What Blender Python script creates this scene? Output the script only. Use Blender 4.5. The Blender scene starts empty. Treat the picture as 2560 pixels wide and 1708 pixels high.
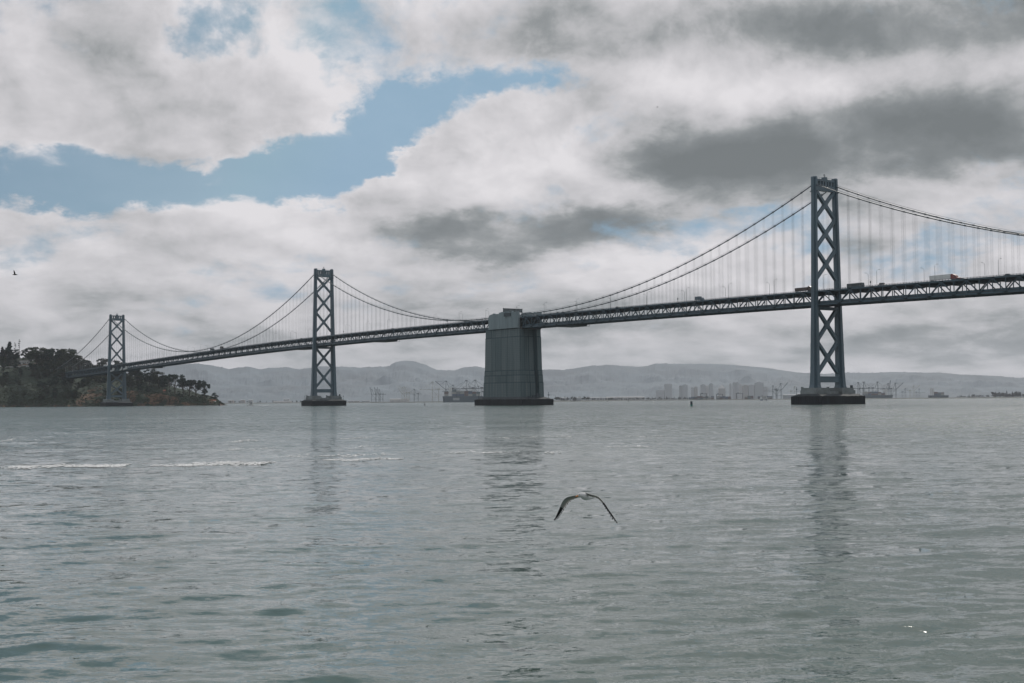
import bpy, math, random
import numpy as np
from mathutils import Vector, Matrix, Quaternion

random.seed(7)
rng = np.random.default_rng(11)
scene = bpy.context.scene
COL = scene.collection

# ------------------------------------------------------------------ camera
# World frame: x runs along the bridge (towards the city), y across it, z up, water at z = 0.
CAM = Vector((1024.50298, -706.759789, 4.0866))
YAW, PITCH, ROLL, FPX = 0.603226723, 0.0428925078, -0.00755326153, 3450.11082
_cy, _sy = math.cos(YAW), math.sin(YAW)
FW = Vector((-_cy*math.cos(PITCH), _sy*math.cos(PITCH), math.sin(PITCH)))
_r0 = Vector((_sy, _cy, 0.0)); _u0 = _r0.cross(FW)
RT = math.cos(ROLL)*_r0 + math.sin(ROLL)*_u0
UP = -math.sin(ROLL)*_r0 + math.cos(ROLL)*_u0
FH = Vector((-_cy, _sy, 0.0)); RH = Vector((_sy, _cy, 0.0))
cd = bpy.data.cameras.new('camera'); cam = bpy.data.objects.new('camera', cd); COL.objects.link(cam)
cd.sensor_width = 36.0; cd.lens = FPX*36.0/2560.0
cd.clip_start = 0.5; cd.clip_end = 60000.0
cam.matrix_world = Matrix(((RT.x, UP.x, -FW.x, CAM.x), (RT.y, UP.y, -FW.y, CAM.y), (RT.z, UP.z, -FW.z, CAM.z), (0, 0, 0, 1)))
scene.camera = cam

# ------------------------------------------------------------------ sun, exposure
SUN_AZ, SUN_EL = math.radians(24.0), math.radians(37.0)      # azimuth right of the view heading
sdir = (math.cos(SUN_AZ)*FH + math.sin(SUN_AZ)*RH)*math.cos(SUN_EL) + Vector((0, 0, math.sin(SUN_EL)))
ld = bpy.data.lights.new('sun', 'SUN'); ld.energy = 1.9; ld.angle = math.radians(0.6); ld.color = (1.0, 0.94, 0.86)
sun = bpy.data.objects.new('sun', ld); COL.objects.link(sun)
sun.rotation_euler = sdir.to_track_quat('Z', 'Y').to_euler()
scene.view_settings.view_transform = 'Standard'; scene.view_settings.look = 'None'
scene.view_settings.exposure = 0.10; scene.view_settings.gamma = 1.0
scene.view_settings.use_curve_mapping = False
scene.cycles.max_bounces = 6; scene.cycles.diffuse_bounces = 2; scene.cycles.glossy_bounces = 3
scene.cycles.volume_bounces = 1; scene.cycles.transmission_bounces = 2
scene.cycles.sample_clamp_indirect = 4.0; scene.cycles.sample_clamp_direct = 12.0
scene.cycles.use_denoising = True; scene.cycles.denoising_input_passes = 'RGB_ALBEDO_NORMAL'; scene.cycles.denoising_prefilter = 'ACCURATE'

def pix_dir(px, py):
    return FW + RT*((px-1280.0)/FPX) + UP*((854.0-py)/FPX)
def pt(px, py, depth):                # point in space at a given distance ahead
    return CAM + pix_dir(px, py)*depth
def gp(px, depth, z=0.0):             # ground point ahead of the camera
    d = pix_dir(px, 1004.0); p = CAM + d*depth
    return Vector((p.x, p.y, z))
def on_plane(px, py, Y):              # point on the vertical plane y = Y
    d = pix_dir(px, py); t = (Y-CAM.y)/d.y; return CAM + d*t
def azel(px, py):
    d = pix_dir(px, py).normalized()
    return math.atan2(d.dot(RH), d.dot(FH)), math.asin(d.z)

# ------------------------------------------------------------------ node helpers
class NT:
    def __init__(s, tree): s.t = tree; s.n = tree.nodes; s.l = tree.links
    def node(s, typ, **kw):
        n = s.n.new(typ)
        for k, v in kw.items(): setattr(n, k, v)
        return n
    def put(s, sock, v):
        if isinstance(v, bpy.types.NodeSocket): s.l.new(v, sock)
        elif isinstance(v, bpy.types.Node): s.l.new(v.outputs[0], sock)
        elif v is not None: sock.default_value = v
    def m(s, op, a, b=None, c=None, clamp=False):
        n = s.node('ShaderNodeMath', operation=op, use_clamp=clamp)
        for i, v in enumerate((a, b, c)): s.put(n.inputs[i], v) if v is not None else None
        return n.outputs[0]
    def v(s, op, a, b=None):
        n = s.node('ShaderNodeVectorMath', operation=op)
        s.put(n.inputs[0], a)
        if b is not None: s.put(n.inputs[1], b)
        return n
    def xyz(s, x=0.0, y=0.0, z=0.0):
        n = s.node('ShaderNodeCombineXYZ')
        for i, v in enumerate((x, y, z)): s.put(n.inputs[i], v)
        return n.outputs[0]
    def noise(s, vec, scale, detail=4.0, rough=0.55, dist=0.0, lac=2.0, dim='3D'):
        n = s.node('ShaderNodeTexNoise', noise_dimensions=dim)
        s.put(n.inputs['Vector'], vec); n.inputs['Scale'].default_value = scale
        n.inputs['Detail'].default_value = detail; n.inputs['Roughness'].default_value = rough
        n.inputs['Distortion'].default_value = dist; n.inputs['Lacunarity'].default_value = lac
        return n
    def ramp(s, fac, stops):
        n = s.node('ShaderNodeValToRGB'); s.put(n.inputs[0], fac)
        cr = n.color_ramp
        while len(cr.elements) < len(stops): cr.elements.new(0.5)
        for e, (p, c) in zip(cr.elements, stops):
            e.position = p; e.color = (c[0], c[1], c[2], 1) if len(c) == 3 else c
        return n.outputs[0]
    def mix(s, fac, a, b):
        n = s.node('ShaderNodeMix', data_type='RGBA'); s.put(n.inputs[0], fac)
        for i, v in ((6, a), (7, b)):
            if isinstance(v, tuple) and len(v) == 3: v = v+(1,)
            s.put(n.inputs[i], v)
        return n.outputs[2]
    def step(s, x, a, b):             # smooth step from a to b
        n = s.node('ShaderNodeMapRange', interpolation_type='SMOOTHSTEP'); s.put(n.inputs[0], x)
        n.inputs[1].default_value = a; n.inputs[2].default_value = b
        return n.outputs[0]

# ------------------------------------------------------------------ world: sky with clouds
SKY_STRENGTH = 0.1
w = bpy.data.worlds.new('World'); scene.world = w; w.use_nodes = True
w.node_tree.nodes.clear(); N = NT(w.node_tree)
out = N.node('ShaderNodeOutputWorld'); bg = N.node('ShaderNodeBackground'); bg.inputs[1].default_value = SKY_STRENGTH
N.l.new(bg.outputs[0], out.inputs[0])
w.cycles.sampling_method = 'MANUAL'; w.cycles.sample_map_resolution = 512
sky = N.node('ShaderNodeTexSky', sky_type='NISHITA', sun_disc=False)
sky.sun_elevation = SUN_EL; sky.sun_rotation = math.atan2(sdir.x, sdir.y)
sky.dust_density = 1.5; sky.air_density = 1.0; sky.ozone_density = 1.5
co = N.node('ShaderNodeTexCoord').outputs['Generated']
dx = N.v('DOT_PRODUCT', co, tuple(RH)).outputs['Value']; dy = N.v('DOT_PRODUCT', co, tuple(FH)).outputs['Value']
sep = N.node('ShaderNodeSeparateXYZ'); N.l.new(co, sep.inputs[0])
az = N.m('ARCTAN2', dx, dy); el = N.m('ARCSINE', sep.outputs[2])
elp = N.m('MAXIMUM', el, 0.0)
# cloud texture coordinates: features get flatter towards the horizon, as clouds seen edge-on do
ey = N.m('MULTIPLY', N.m('LOGARITHM', N.m('ADD', elp, 0.09), math.e), 0.42)
cvec = N.xyz(az, ey, 0.0)
warp = N.noise(cvec, 7.0, 3.0, 0.5)
wv = N.v('MULTIPLY', N.v('SUBTRACT', warp.outputs['Color'], (0.5, 0.5, 0.5)).outputs[0], (0.06, 0.045, 0.0)).outputs[0]
cw = N.v('ADD', cvec, wv).outputs[0]
# blobs laid out in azimuth and elevation, wobbled by noise
bvec0 = N.xyz(az, el, 0.0)
wv2 = N.v('MULTIPLY', N.v('SUBTRACT', N.noise(cvec, 11.0, 8.0, 0.62).outputs['Color'], (0.5, 0.5, 0.5)).outputs[0], (0.17, 0.085, 0.0)).outputs[0]
bvec = N.v('ADD', bvec0, wv2).outputs[0]
def blobs(lst, vec):
    acc = None
    for (px, py, rx, ry, rot, wt) in lst:
        a, e = azel(px, py)
        mp = N.node('ShaderNodeMapping', vector_type='TEXTURE')
        N.put(mp.inputs[0], vec)
        mp.inputs[1].default_value = (a, e, 0); mp.inputs[2].default_value = (0, 0, math.radians(rot))
        mp.inputs[3].default_value = (rx/FPX, ry/FPX, 1)
        g = N.node('ShaderNodeTexGradient', gradient_type='SPHERICAL'); N.l.new(mp.outputs[0], g.inputs[0])
        sm = N.m('SMOOTH_MIN', N.m('POWER', g.outputs[1], 1.15), 0.6, 0.35)
        acc = N.m('MULTIPLY_ADD', sm, wt, acc if acc is not None else 0.0)
    return acc
HOLES = [(60, 462, 330, 105, 0, 1.9), (330, 462, 330, 100, 0, 1.9), (600, 455, 330, 110, 4, 1.9), (800, 395, 260, 120, 14, 1.9),
         (985, 325, 230, 110, 22, 1.7), (1170, 265, 230, 130, 12, 1.8), (1290, 215, 180, 75, 0, 1.1), (1430, 235, 110, 45, 0, .7),
         (500, 70, 150, 130, 20, 1.5), (600, 120, 160, 90, -20, 1.3), (640, 30, 80, 80, 0, .8), (840, 210, 75, 95, 0, .9),
         (1000, 215, 120, 60, 0, .5), (60, 250, 140, 60, 0, .55), (50, 650, 130, 90, 0, .8), (170, 610, 120, 60, 0, .6), (1030, 600, 160, 60, 0, .35),
         (520, 560, 200, 50, 0, .6), (1950, 560, 150, 70, 0, .9), (2330, 620, 200, 75, 0, 1.1), (2490, 545, 140, 70, 0, .95), (1730, 600, 150, 60, 0, .5),
         (560, 1190, 500, 200, 0, 0.0),
         (-300, 430, 500, 160, 0, 1.4), (-200, -500, 900, 500, 0, 1.3), (500, -900, 1000, 550, 10, 1.3), (0, -1600, 1500, 600, 0, 1.2), (2100, -900, 500, 300, 0, .4)]
CLD = [(1390, 290, 190, 120, 15, 1.5), (1250, 340, 260, 100, 15, 1.3), (1010, 430, 230, 62, 12, 1.3), (1120, 480, 330, 100, 8, 1.2),
       (250, 190, 500, 260, 0, .9), (720, 250, 300, 170, -10, .9), (600, 320, 330, 90, 0, .7), (640, 90, 90, 90, 0, .35), (590, 428, 70, 40, 25, .55),
       (1700, 120, 900, 200, 0, .8), (2100, 340, 800, 220, 4, 1.0), (2450, 150, 600, 160, 0, .8), (1600, 480, 400, 120, 0, .5), (250, 585, 420, 90, 0, .7), (700, 560, 400, 90, 5, .8)]
hole = N.m('SMOOTH_MIN', N.m('MULTIPLY', blobs(HOLES, bvec), 0.80), 1.02, 0.5); cld = N.m('SMOOTH_MIN', blobs(CLD, bvec), .9, .5)
hole = N.m('MULTIPLY', hole, N.step(el, 0.03, 0.10))
n1 = N.noise(cw, 10.0, 9.0, 0.58).outputs[0]
n0 = N.noise(cvec, 3.0, 3.0, 0.5).outputs[0]
N_low = N.step(el, 0.16, 0.0)
nf_ = N.noise(cw, 34.0, 8.0, 0.62).outputs[0]
def density(nz):
    d = N.m('MULTIPLY_ADD', N.m('SUBTRACT', nz, 0.5), 2.5, 0.52)
    d = N.m('MULTIPLY_ADD', N.m('SUBTRACT', nf_, 0.5), 1.3, d)
    d = N.m('MULTIPLY_ADD', N.m('SUBTRACT', n0, 0.5), 0.8, d)
    d = N.m('SUBTRACT', d, hole); d = N.m('MULTIPLY_ADD', N_low, 0.7, d); return N.m('ADD', d, cld)
dens = density(n1)
cov = N.m('MULTIPLY_ADD', N.step(dens, -0.18, 0.66), 0.92, 0.08)
# light comes from the upper right: compare the texture with itself a little towards the sun
cw2 = N.v('ADD', cw, (0.010, 0.016, 0.0)).outputs[0]
n2 = N.noise(cw2, 10.0, 9.0, 0.58).outputs[0]
rel = N.m('ADD', N.m('MULTIPLY', N.m('SUBTRACT', n1, n2), 2.3), N.m('MULTIPLY', N.m('SUBTRACT', nf_, 0.5), 0.10))
DARK = [(2300, 335, 680, 130, 3, .35), (1850, 365, 420, 110, 6, .35), (1040, 580, 260, 60, 6, .5), (1380, 585, 460, 85, 2, .85), (2100, 60, 700, 110, 0, .35), (1850, 420, 330, 70, 4, .3),(2080, 345, 640, 165, 4, .85), (2500, 300, 420, 170, 4, .6), (1660, 405, 340, 100, 10, .6), (2380, 50, 620, 140, 0, .95), (1480, 70, 520, 120, 0, .5), (1280, 850, 3000, 150, 0, .16), (2200, 870, 700, 90, 0, .15), (1750, 30, 500, 160, -8, .35),
        (1260, 592, 560, 90, 0, .85), (1600, 565, 360, 75, 4, .45), (1090, 560, 200, 45, 10, .3), (2170, 500, 200, 50, 0, .4), (250, 215, 300, 120, 0, .26),
        (600, 290, 260, 70, 0, .12), (1280, 770, 700, 70, 0, .45), (1700, 810, 900, 90, 0, .4), (2400, 830, 600, 100, 0, .5), (600, 830, 700, 70, 0, .10),
        (2060, 620, 160, 60, 0, .3), (100, 850, 400, 90, 0, .12), (2400, -500, 1500, 500, 0, .5), (3300, 300, 900, 500, 0, .5)]
LITE = [(2300, 400, 200, 60, 0, .0),(1560, 495, 330, 32, 8, .35), (1850, 825, 110, 24, 6, .28), (2160, 800, 130, 30, 0, .28), (2450, 790, 130, 34, 0, .25), (1300, 800, 200, 24, 0, .12), (980, 450, 200, 50, 14, .3), (1560, 240, 120, 60, 20, .2), (2250, 540, 260, 45, 0, .2),(1430, 310, 380, 170, 12, .55), (1850, 215, 640, 65, -4, .6), (1280, 440, 430, 90, 12, .40), (2450, 150, 500, 55, 0, .3), (1500, 160, 300, 100, 0, .22),
        (1750, 640, 500, 80, 0, .22), (2480, 660, 330, 70, 0, .35), (2380, 850-45, 160, 30, 0, .15), (1250, 690, 500, 50, 0, .16), (520, 560, 700, 70, 0, .2),
        (1000, 520, 500, 60, 10, .25), (850, 270, 300, 70, 0, .2), (700, 180, 400, 150, 0, .2), (100, 80, 400, 110, 0, .2)]
wv3 = N.v('MULTIPLY', wv2, (0.55, 0.55, 0)).outputs[0]
dvec = N.v('ADD', bvec0, wv3).outputs[0]
relL = N.m('SUBTRACT', N.noise(cvec, 5.0, 2.5, 0.5).outputs[0], N.noise(N.v('ADD', cvec, (0.02, 0.045, 0.0)).outputs[0], 5.0, 2.5, 0.5).outputs[0])
dk = N.m('MULTIPLY', blobs(DARK, dvec), .92); lt = N.m('MULTIPLY', blobs(LITE, dvec), .7)
nb = N.noise(cw, 4.0, 4.0, 0.5).outputs[0]
br = N.m('MULTIPLY_ADD', N.m('SUBTRACT', nb, 0.5), -0.60, 0.80)
br = N.m('ADD', br, rel); br = N.m('MULTIPLY_ADD', relL, 1.3, br); br = N.m('SUBTRACT', br, dk); br = N.m('ADD', br, lt)
br = N.m('SUBTRACT', br, N.m('MULTIPLY', N.step(dens, 0.2, 1.5), 0.32)); br = N.m('ADD', br, 0.15)
ccol = N.ramp(N.m('MULTIPLY_ADD', br, 1/1.6, .35/1.6), [(0.0, (.150, .166, .172)), (0.22, (.195, .212, .220)), (0.375, (.275, .290, .298)), (0.52, (.425, .427, .440)), (0.66, (.525, .517, .535)), (0.84, (.63, .615, .635)), (1.0, (.72, .70, .72))])
ccol10 = N.v('MULTIPLY', ccol, (1/SKY_STRENGTH,)*3).outputs[0]
N.put(sky.inputs['Vector'], N.v('NORMALIZE', N.v('ADD', co, (0, 0, 0.22)).outputs[0]).outputs[0])
skyc = N.v('MULTIPLY', sky.outputs[0], (0.54, 0.69, 0.66)).outputs[0]
skyc = N.v('MINIMUM', skyc, (2.3, 3.75, 5.1)).outputs[0]
skym = N.mix(cov, skyc, ccol10)
# below the horizon: dull water colour
skyf = N.mix(N.step(sep.outputs[2], -0.02, 0.0), (1.5, 1.8, 1.9), skym)
N.l.new(skyf, bg.inputs[0])

# ------------------------------------------------------------------ materials
MATS = {}
def mat(name, col, rough=0.6, metal=0.0, var=0.0, vscale=0.2, col2=None, bump=0.0, bscale=2.0, stretch=(1, 1, 1), spec=0.5, build=None):
    if name in MATS: return MATS[name]
    m = bpy.data.materials.new(name); m.use_nodes = True; n = NT(m.node_tree)
    b = n.n['Principled BSDF']; b.inputs['Roughness'].default_value = rough; b.inputs['Metallic'].default_value = metal
    b.inputs['Specular IOR Level'].default_value = spec
    b.inputs['Base Color'].default_value = (*col, 1)
    pos = n.node('ShaderNodeNewGeometry').outputs['Position']
    if var > 0 or col2:
        mp = n.node('ShaderNodeMapping'); n.put(mp.inputs[0], pos); mp.inputs[3].default_value = stretch
        nz = n.noise(mp.outputs[0], vscale, 6.0, 0.62)
        c2 = col2 if col2 else tuple(c*(1-var) for c in col)
        c1 = col if col2 else tuple(c*(1+var) for c in col)
        r = n.ramp(nz.outputs[0], [(0.36, c1), (0.64, c2)])
        n.l.new(r, b.inputs['Base Color'])
    if bump > 0:
        nz = n.noise(pos, bscale, 5.0, 0.6); bp = n.node('ShaderNodeBump'); bp.inputs[0].default_value = 1.0; bp.inputs[1].default_value = bump
        n.l.new(nz.outputs[0], bp.inputs['Height']); n.l.new(bp.outputs[0], b.inputs['Normal'])
    if build: build(n, b, pos)
    MATS[name] = m; return m

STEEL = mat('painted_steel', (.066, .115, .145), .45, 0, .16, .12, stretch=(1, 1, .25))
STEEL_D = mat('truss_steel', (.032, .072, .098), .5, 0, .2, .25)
CABLE = mat('cable_wrap', (.09, .115, .13), .5, 0, .1, .3)
ROPE = mat('suspender_rope', (.20, .21, .22), .6)
ASPH = mat('asphalt', (.05, .05, .05), .9, 0, .2, .5)
def conc_build(n, b, pos):
    nz = n.noise(n.v('MULTIPLY', pos, (1.1, 1.1, .02)).outputs[0], 1.0, 6, .6).outputs[0]
    oi = n.node('ShaderNodeObjectInfo').outputs['Random']; nz = n.m('MULTIPLY_ADD', n.m('SUBTRACT', oi, .5), .22, nz)
    sp = n.node('ShaderNodeSeparateXYZ'); n.put(sp.inputs[0], pos)
    wvn = n.m('FRACT', n.m('MULTIPLY', sp.outputs[2], 0.62))
    line = n.m('LESS_THAN', wvn, 0.12)
    c = n.ramp(nz, [(.25, (.055, .092, .102)), (.5, (.092, .133, .142)), (.75, (.138, .176, .182))])
    nz2 = n.noise(pos, .5, 6, .7).outputs[0]
    c = n.mix(n.m('MULTIPLY', n.step(nz2, .55, .75), .3), c, (.035, .065, .072))
    # board marks of the pours
    c = n.mix(n.m('MULTIPLY', line, .4), c, (.03, .06, .065))
    n.l.new(c, b.inputs['Base Color'])
CONC = mat('stained_concrete', (.2, .24, .25), .85, build=conc_build)
CONC_D = mat('joint_shade_concrete', (.030, .062, .072), .9, 0, .3, .3, stretch=(1, 1, .1))  # block colour darkened to stand for shade in the open panel joints
CONC_L = mat('pale_concrete', (.19, .25, .27), .8, 0, .12, .15, stretch=(1, 1, .2), bump=.03, bscale=1.2)
PEDC = mat('pedestal_concrete', (.17, .20, .205), .85, 0, .25, .15)
TIMBER = mat('fender_timber', (.010, .014, .018), .9, 0, .4, .8, stretch=(1, 1, .1))
APRON = mat('apron_concrete', (.035, .045, .05), .85, 0, .3, .2)
DARKM = mat('dark_metal', (.03, .05, .06), .6)

# ------------------------------------------------------------------ mesh helpers
class MB:
    def __init__(s): s.v = []; s.f = []
    def add(s, vs, fs):
        o = len(s.v); s.v += [tuple(v) for v in vs]; s.f += [tuple(i+o for i in f) for f in fs]
    def hexa(s, q):   # 8 corners: bottom 4 ccw, top 4 ccw
        s.add(q, [(3, 2, 1, 0), (4, 5, 6, 7), (0, 1, 5, 4), (1, 2, 6, 5), (2, 3, 7, 6), (3, 0, 4, 7)])
    def box(s, x0, x1, y0, y1, z0, z1):
        s.hexa([(x0, y0, z0), (x1, y0, z0), (x1, y1, z0), (x0, y1, z0), (x0, y0, z1), (x1, y0, z1), (x1, y1, z1), (x0, y1, z1)])
    def frus(s, cx, cy, a0, b0, z0, cx1, cy1, a1, b1, z1):
        s.hexa([(cx-a0, cy-b0, z0), (cx+a0, cy-b0, z0), (cx+a0, cy+b0, z0), (cx-a0, cy+b0, z0),
                (cx1-a1, cy1-b1, z1), (cx1+a1, cy1-b1, z1), (cx1+a1, cy1+b1, z1), (cx1-a1, cy1+b1, z1)])
    def beam(s, p0, p1, w, h, side=None):
        p0 = Vector(p0); p1 = Vector(p1); d = (p1-p0).normalized()
        sd = Vector(side) if side else (Vector((0, 0, 1)).cross(d) if abs(d.z) < .99 else Vector((1, 0, 0)))
        sd = (sd - d*sd.dot(d)).normalized(); up = d.cross(sd)
        a = sd*w/2; b = up*h/2
        s.hexa([p0-a-b, p0+a-b, p0+a+b, p0-a+b, p1-a-b, p1+a-b, p1+a+b, p1-a+b][:4] + [p1-a-b, p1+a-b, p1+a+b, p1-a+b])
    def tube(s, pts, r, n=6, cap=True):
        pts = [Vector(p) for p in pts]; rs = r if isinstance(r, (list, tuple)) else [r]*len(pts)
        vs = []
        for i, p in enumerate(pts):
            d = (pts[min(i+1, len(pts)-1)]-pts[max(i-1, 0)]).normalized()
            a = Vector((0, 0, 1)).cross(d) if abs(d.z) < .95 else Vector((1, 0, 0)).cross(d)
            a.normalize(); b = d.cross(a)
            for k in range(n):
                t = 2*math.pi*k/n; vs.append(p + (a*math.cos(t)+b*math.sin(t))*rs[i])
        fs = []
        for i in range(len(pts)-1):
            for k in range(n):
                fs.append((i*n+k, i*n+(k+1) % n, (i+1)*n+(k+1) % n, (i+1)*n+k))
        if cap:
            fs.append(tuple(range(n-1, -1, -1))); fs.append(tuple((len(pts)-1)*n+k for k in range(n)))
        s.add(vs, fs)
    def prism(s, poly, z0, z1, poly1=None):
        p1 = poly1 or poly; n = len(poly)
        vs = [(x, y, z0) for x, y in poly] + [(x, y, z1) for x, y in p1]
        fs = [tuple(range(n-1, -1, -1)), tuple(range(n, 2*n))] + [(i, (i+1) % n, n+(i+1) % n, n+i) for i in range(n)]
        s.add(vs, fs)
    def extr(s, poly, axis, a0, a1):   # polygon in the two other axes, extruded along axis 'y' or 'x'
        n = len(poly)
        mk = (lambda p, a: (p[0], a, p[1])) if axis == 'y' else (lambda p, a: (a, p[0], p[1]))
        s.add([mk(p, a0) for p in poly] + [mk(p, a1) for p in poly],
              [tuple(range(n)), tuple(range(2*n-1, n-1, -1))] + [(i, n+i, n+(i+1) % n, (i+1) % n) for i in range(n)])
    def mesh(s, name):
        me = bpy.data.meshes.new(name); me.from_pydata(s.v, [], s.f); me.update()
        return me
    def build(s, name, m, parent=None, loc=(0, 0, 0), smooth=False):
        me = s.mesh(name); me.materials.append(m)
        if smooth: me.shade_smooth()
        return link(name, me, parent, loc)
def link(name, me, parent=None, loc=(0, 0, 0), rot=None, scale=None):
    o = bpy.data.objects.new(name, me); COL.objects.link(o)
    if parent is not None: o.parent = parent
    o.location = loc
    if rot is not None:
        if isinstance(rot, Quaternion): o.rotation_mode = 'QUATERNION'; o.rotation_quaternion = rot
        else: o.rotation_euler = rot
    if scale is not None: o.scale = scale
    return o
def tag(o, label, cat, group=None):
    o['label'] = label; o['category'] = cat
    if group: o['group'] = group
    return o
def thing(name, label, cat, loc=(0, 0, 0), rotz=0.0, group=None):
    o = bpy.data.objects.new(name, None); COL.objects.link(o); o.location = loc; o.rotation_euler = (0, 0, rotz)
    return tag(o, label, cat, group)
def copy_tree(o, parent=None):
    c = o.copy(); COL.objects.link(c)
    if parent is not None: c.parent = parent
    for ch in list(o.children): copy_tree(ch, c)
    return c
def struct(o): o['kind'] = 'structure'; return o

# ------------------------------------------------------------------ water
hd0 = math.atan2(FH.y, FH.x)
NW = 90
wl = np.exp(rng.uniform(np.log(.55), np.log(16.0), NW))
th = hd0 + math.pi + math.radians(14) + rng.normal(0, .55, NW)
kk = 2*np.pi/wl; ph = rng.uniform(0, 2*np.pi, NW)
slope = 0.0185*np.ones(NW)*np.where(wl > 6, .38, np.where(wl > 3, .52, .9))*np.where(wl < 1.6, 1.25, 1.0)
amp = slope/kk
def wave_h(x, y, spac):
    x = x-CAM.x; y = y-CAM.y
    h = np.zeros_like(x)
    # slow patches make ruffled and calm zones
    patch = .78 + .22*np.sin(x*.021+1.3*np.sin(y*.017))*np.sin(y*.027+1.1*np.sin(x*.013)+.8)
    for i in range(NW):
        fade = np.clip((wl[i]/np.maximum(spac, 1e-3)-2.2)/2.0, 0, 1)
        if fade.max() <= 0: continue
        p = kk[i]*(x*math.cos(th[i])+y*math.sin(th[i])) + ph[i]
        h += amp[i]*fade*(np.sin(p) + .22*np.cos(2*p))
    return h*patch
def polar_water():
    fine = np.radians(np.arange(-34, 34.01, .095))
    coarse = np.radians(np.concatenate([np.arange(40, 321, 10.0)]))
    angs = np.concatenate([fine, coarse]); na = len(angs)
    rs = [9.0]
    while rs[-1] < 700: rs.append(rs[-1]*1.0055)
    rs = np.array(rs + [900, 1200, 1700, 2500, 4000, 8000, 16000, 30000.0]); nr = len(rs)
    A, R = np.meshgrid(angs, rs)
    X = CAM.x + R*np.cos(hd0-A); Y = CAM.y + R*np.sin(hd0-A)
    sp = np.maximum(R*.0062, R*math.radians(.095)); infan = (np.abs((A+np.pi) % (2*np.pi)-np.pi) < math.radians(34.5))
    fade = np.clip((700-R)/250, 0, 1)*infan
    Z = wave_h(X, Y, sp)*fade
    V = np.stack([X, Y, Z], -1).reshape(-1, 3)
    i = np.arange(nr-1)[:, None]*na; j = np.arange(na)[None, :]; j2 = (j+1) % na
    F = np.stack([i+j, i+na+j, i+na+j2, i+j2], -1).reshape(-1, 4)
    c = len(V); V = np.vstack([V, [[CAM.x, CAM.y, 0]]])
    tri = np.stack([np.full(na, c), np.arange(na), (np.arange(na)+1) % na], -1)
    me = bpy.data.meshes.new('water'); nq = len(F); nt = len(tri)
    me.vertices.add(len(V)); me.vertices.foreach_set('co', V.astype(np.float32).ravel())
    me.loops.add(nq*4+nt*3); me.loops.foreach_set('vertex_index', np.concatenate([F.ravel(), tri.ravel()]).astype(np.int32))
    me.polygons.add(nq+nt)
    me.polygons.foreach_set('loop_start', np.concatenate([np.arange(nq)*4, nq*4+np.arange(nt)*3]).astype(np.int32))
    me.update(calc_edges=True); me.validate(); me.shade_smooth()
    return me
def water_mat():
    m = bpy.data.materials.new('bay_water'); m.use_nodes = True; n = NT(m.node_tree); b = n.n['Principled BSDF']
    b.inputs['IOR'].default_value = 1.38; b.inputs['Specular IOR Level'].default_value = .5
    geo = n.node('ShaderNodeNewGeometry'); pos = geo.outputs['Position']
    rx = n.v('DOT_PRODUCT', pos, tuple(RH)).outputs['Value']; fy = n.v('DOT_PRODUCT', pos, tuple(FH)).outputs['Value']
    def sl(sx, sy, det, rough, amp, off):
        vec = n.v('ADD', n.xyz(n.m('MULTIPLY', rx, sx), n.m('MULTIPLY', fy, sy), 0.0), (off, off*1.7, off*.3)).outputs[0]
        c = n.noise(vec, 1.0, det, rough).outputs['Color']
        return n.v('MULTIPLY', n.v('SUBTRACT', c, (.5, .5, .5)).outputs[0], (amp*.7, amp, 0)).outputs[0]
    s = n.v('ADD', sl(1.3, 3.4, 3, .6, .62, 5.9), sl(.35, .9, 2, .55, .34, 23.9)).outputs[0]
    s = n.v('ADD', s, sl(5.0, 11.0, 3, .65, .5, 47.3)).outputs[0]
    # wind: calmer slicks and ruffled lanes
    pv = n.xyz(n.m('MULTIPLY', rx, .004), n.m('MULTIPLY', fy, .022), 0.0)
    ruf = n.noise(pv, 1.0, 4, .6, .4).outputs[0]
    wind = n.step(n.m('SUBTRACT', fy, CAM.dot(FH)), 55, 260)
    gain = n.m('MULTIPLY_ADD', n.step(ruf, .38, .62), .5, .7)
    gain = n.m('MULTIPLY', gain, n.m('MULTIPLY_ADD', wind, 2.1, .76))
    tail = n.m('MULTIPLY_ADD', n.v('DOT_PRODUCT', s, s).outputs['Value'], n.m('MULTIPLY', wind, 20.0), 1.0)
    gain = n.m('MULTIPLY', gain, tail)
    lw = n.node('ShaderNodeVectorMath', operation='SCALE'); n.put(lw.inputs[0], s); n.put(lw.inputs['Scale'], gain)
    # slopes were measured right/ahead of the shore; turn them into world axes
    sp = n.node('ShaderNodeSeparateXYZ'); n.put(sp.inputs[0], lw.outputs[0])
    vx = n.node('ShaderNodeVectorMath', operation='SCALE'); n.put(vx.inputs[0], tuple(RH)); n.put(vx.inputs['Scale'], sp.outputs[0])
    vy = n.node('ShaderNodeVectorMath', operation='SCALE'); n.put(vy.inputs[0], tuple(FH)); n.put(vy.inputs['Scale'], n.m('MULTIPLY_ADD', wind, -.11, sp.outputs[1]))
    nn = n.v('NORMALIZE', n.v('ADD', geo.outputs['Normal'], n.v('ADD', vx, vy).outputs[0]).outputs[0]).outputs[0]
    n.l.new(nn, b.inputs['Normal'])
    tc = n.noise(n.xyz(n.m('MULTIPLY', rx, .01), n.m('MULTIPLY', fy, .02), 0.0), 1.0, 3, .5).outputs[0]
    n.l.new(n.ramp(tc, [(.35, (.066, .106, .094)), (.65, (.080, .120, .102))]), b.inputs['Base Color'])
    n.l.new(n.m('MULTIPLY_ADD', wind, .04, .03), b.inputs['Roughness'])
    return m
water = link('water', polar_water()); water.data.materials.append(water_mat()); struct(water)
water['label'] = 'grey green bay water with small ripples'

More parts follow.
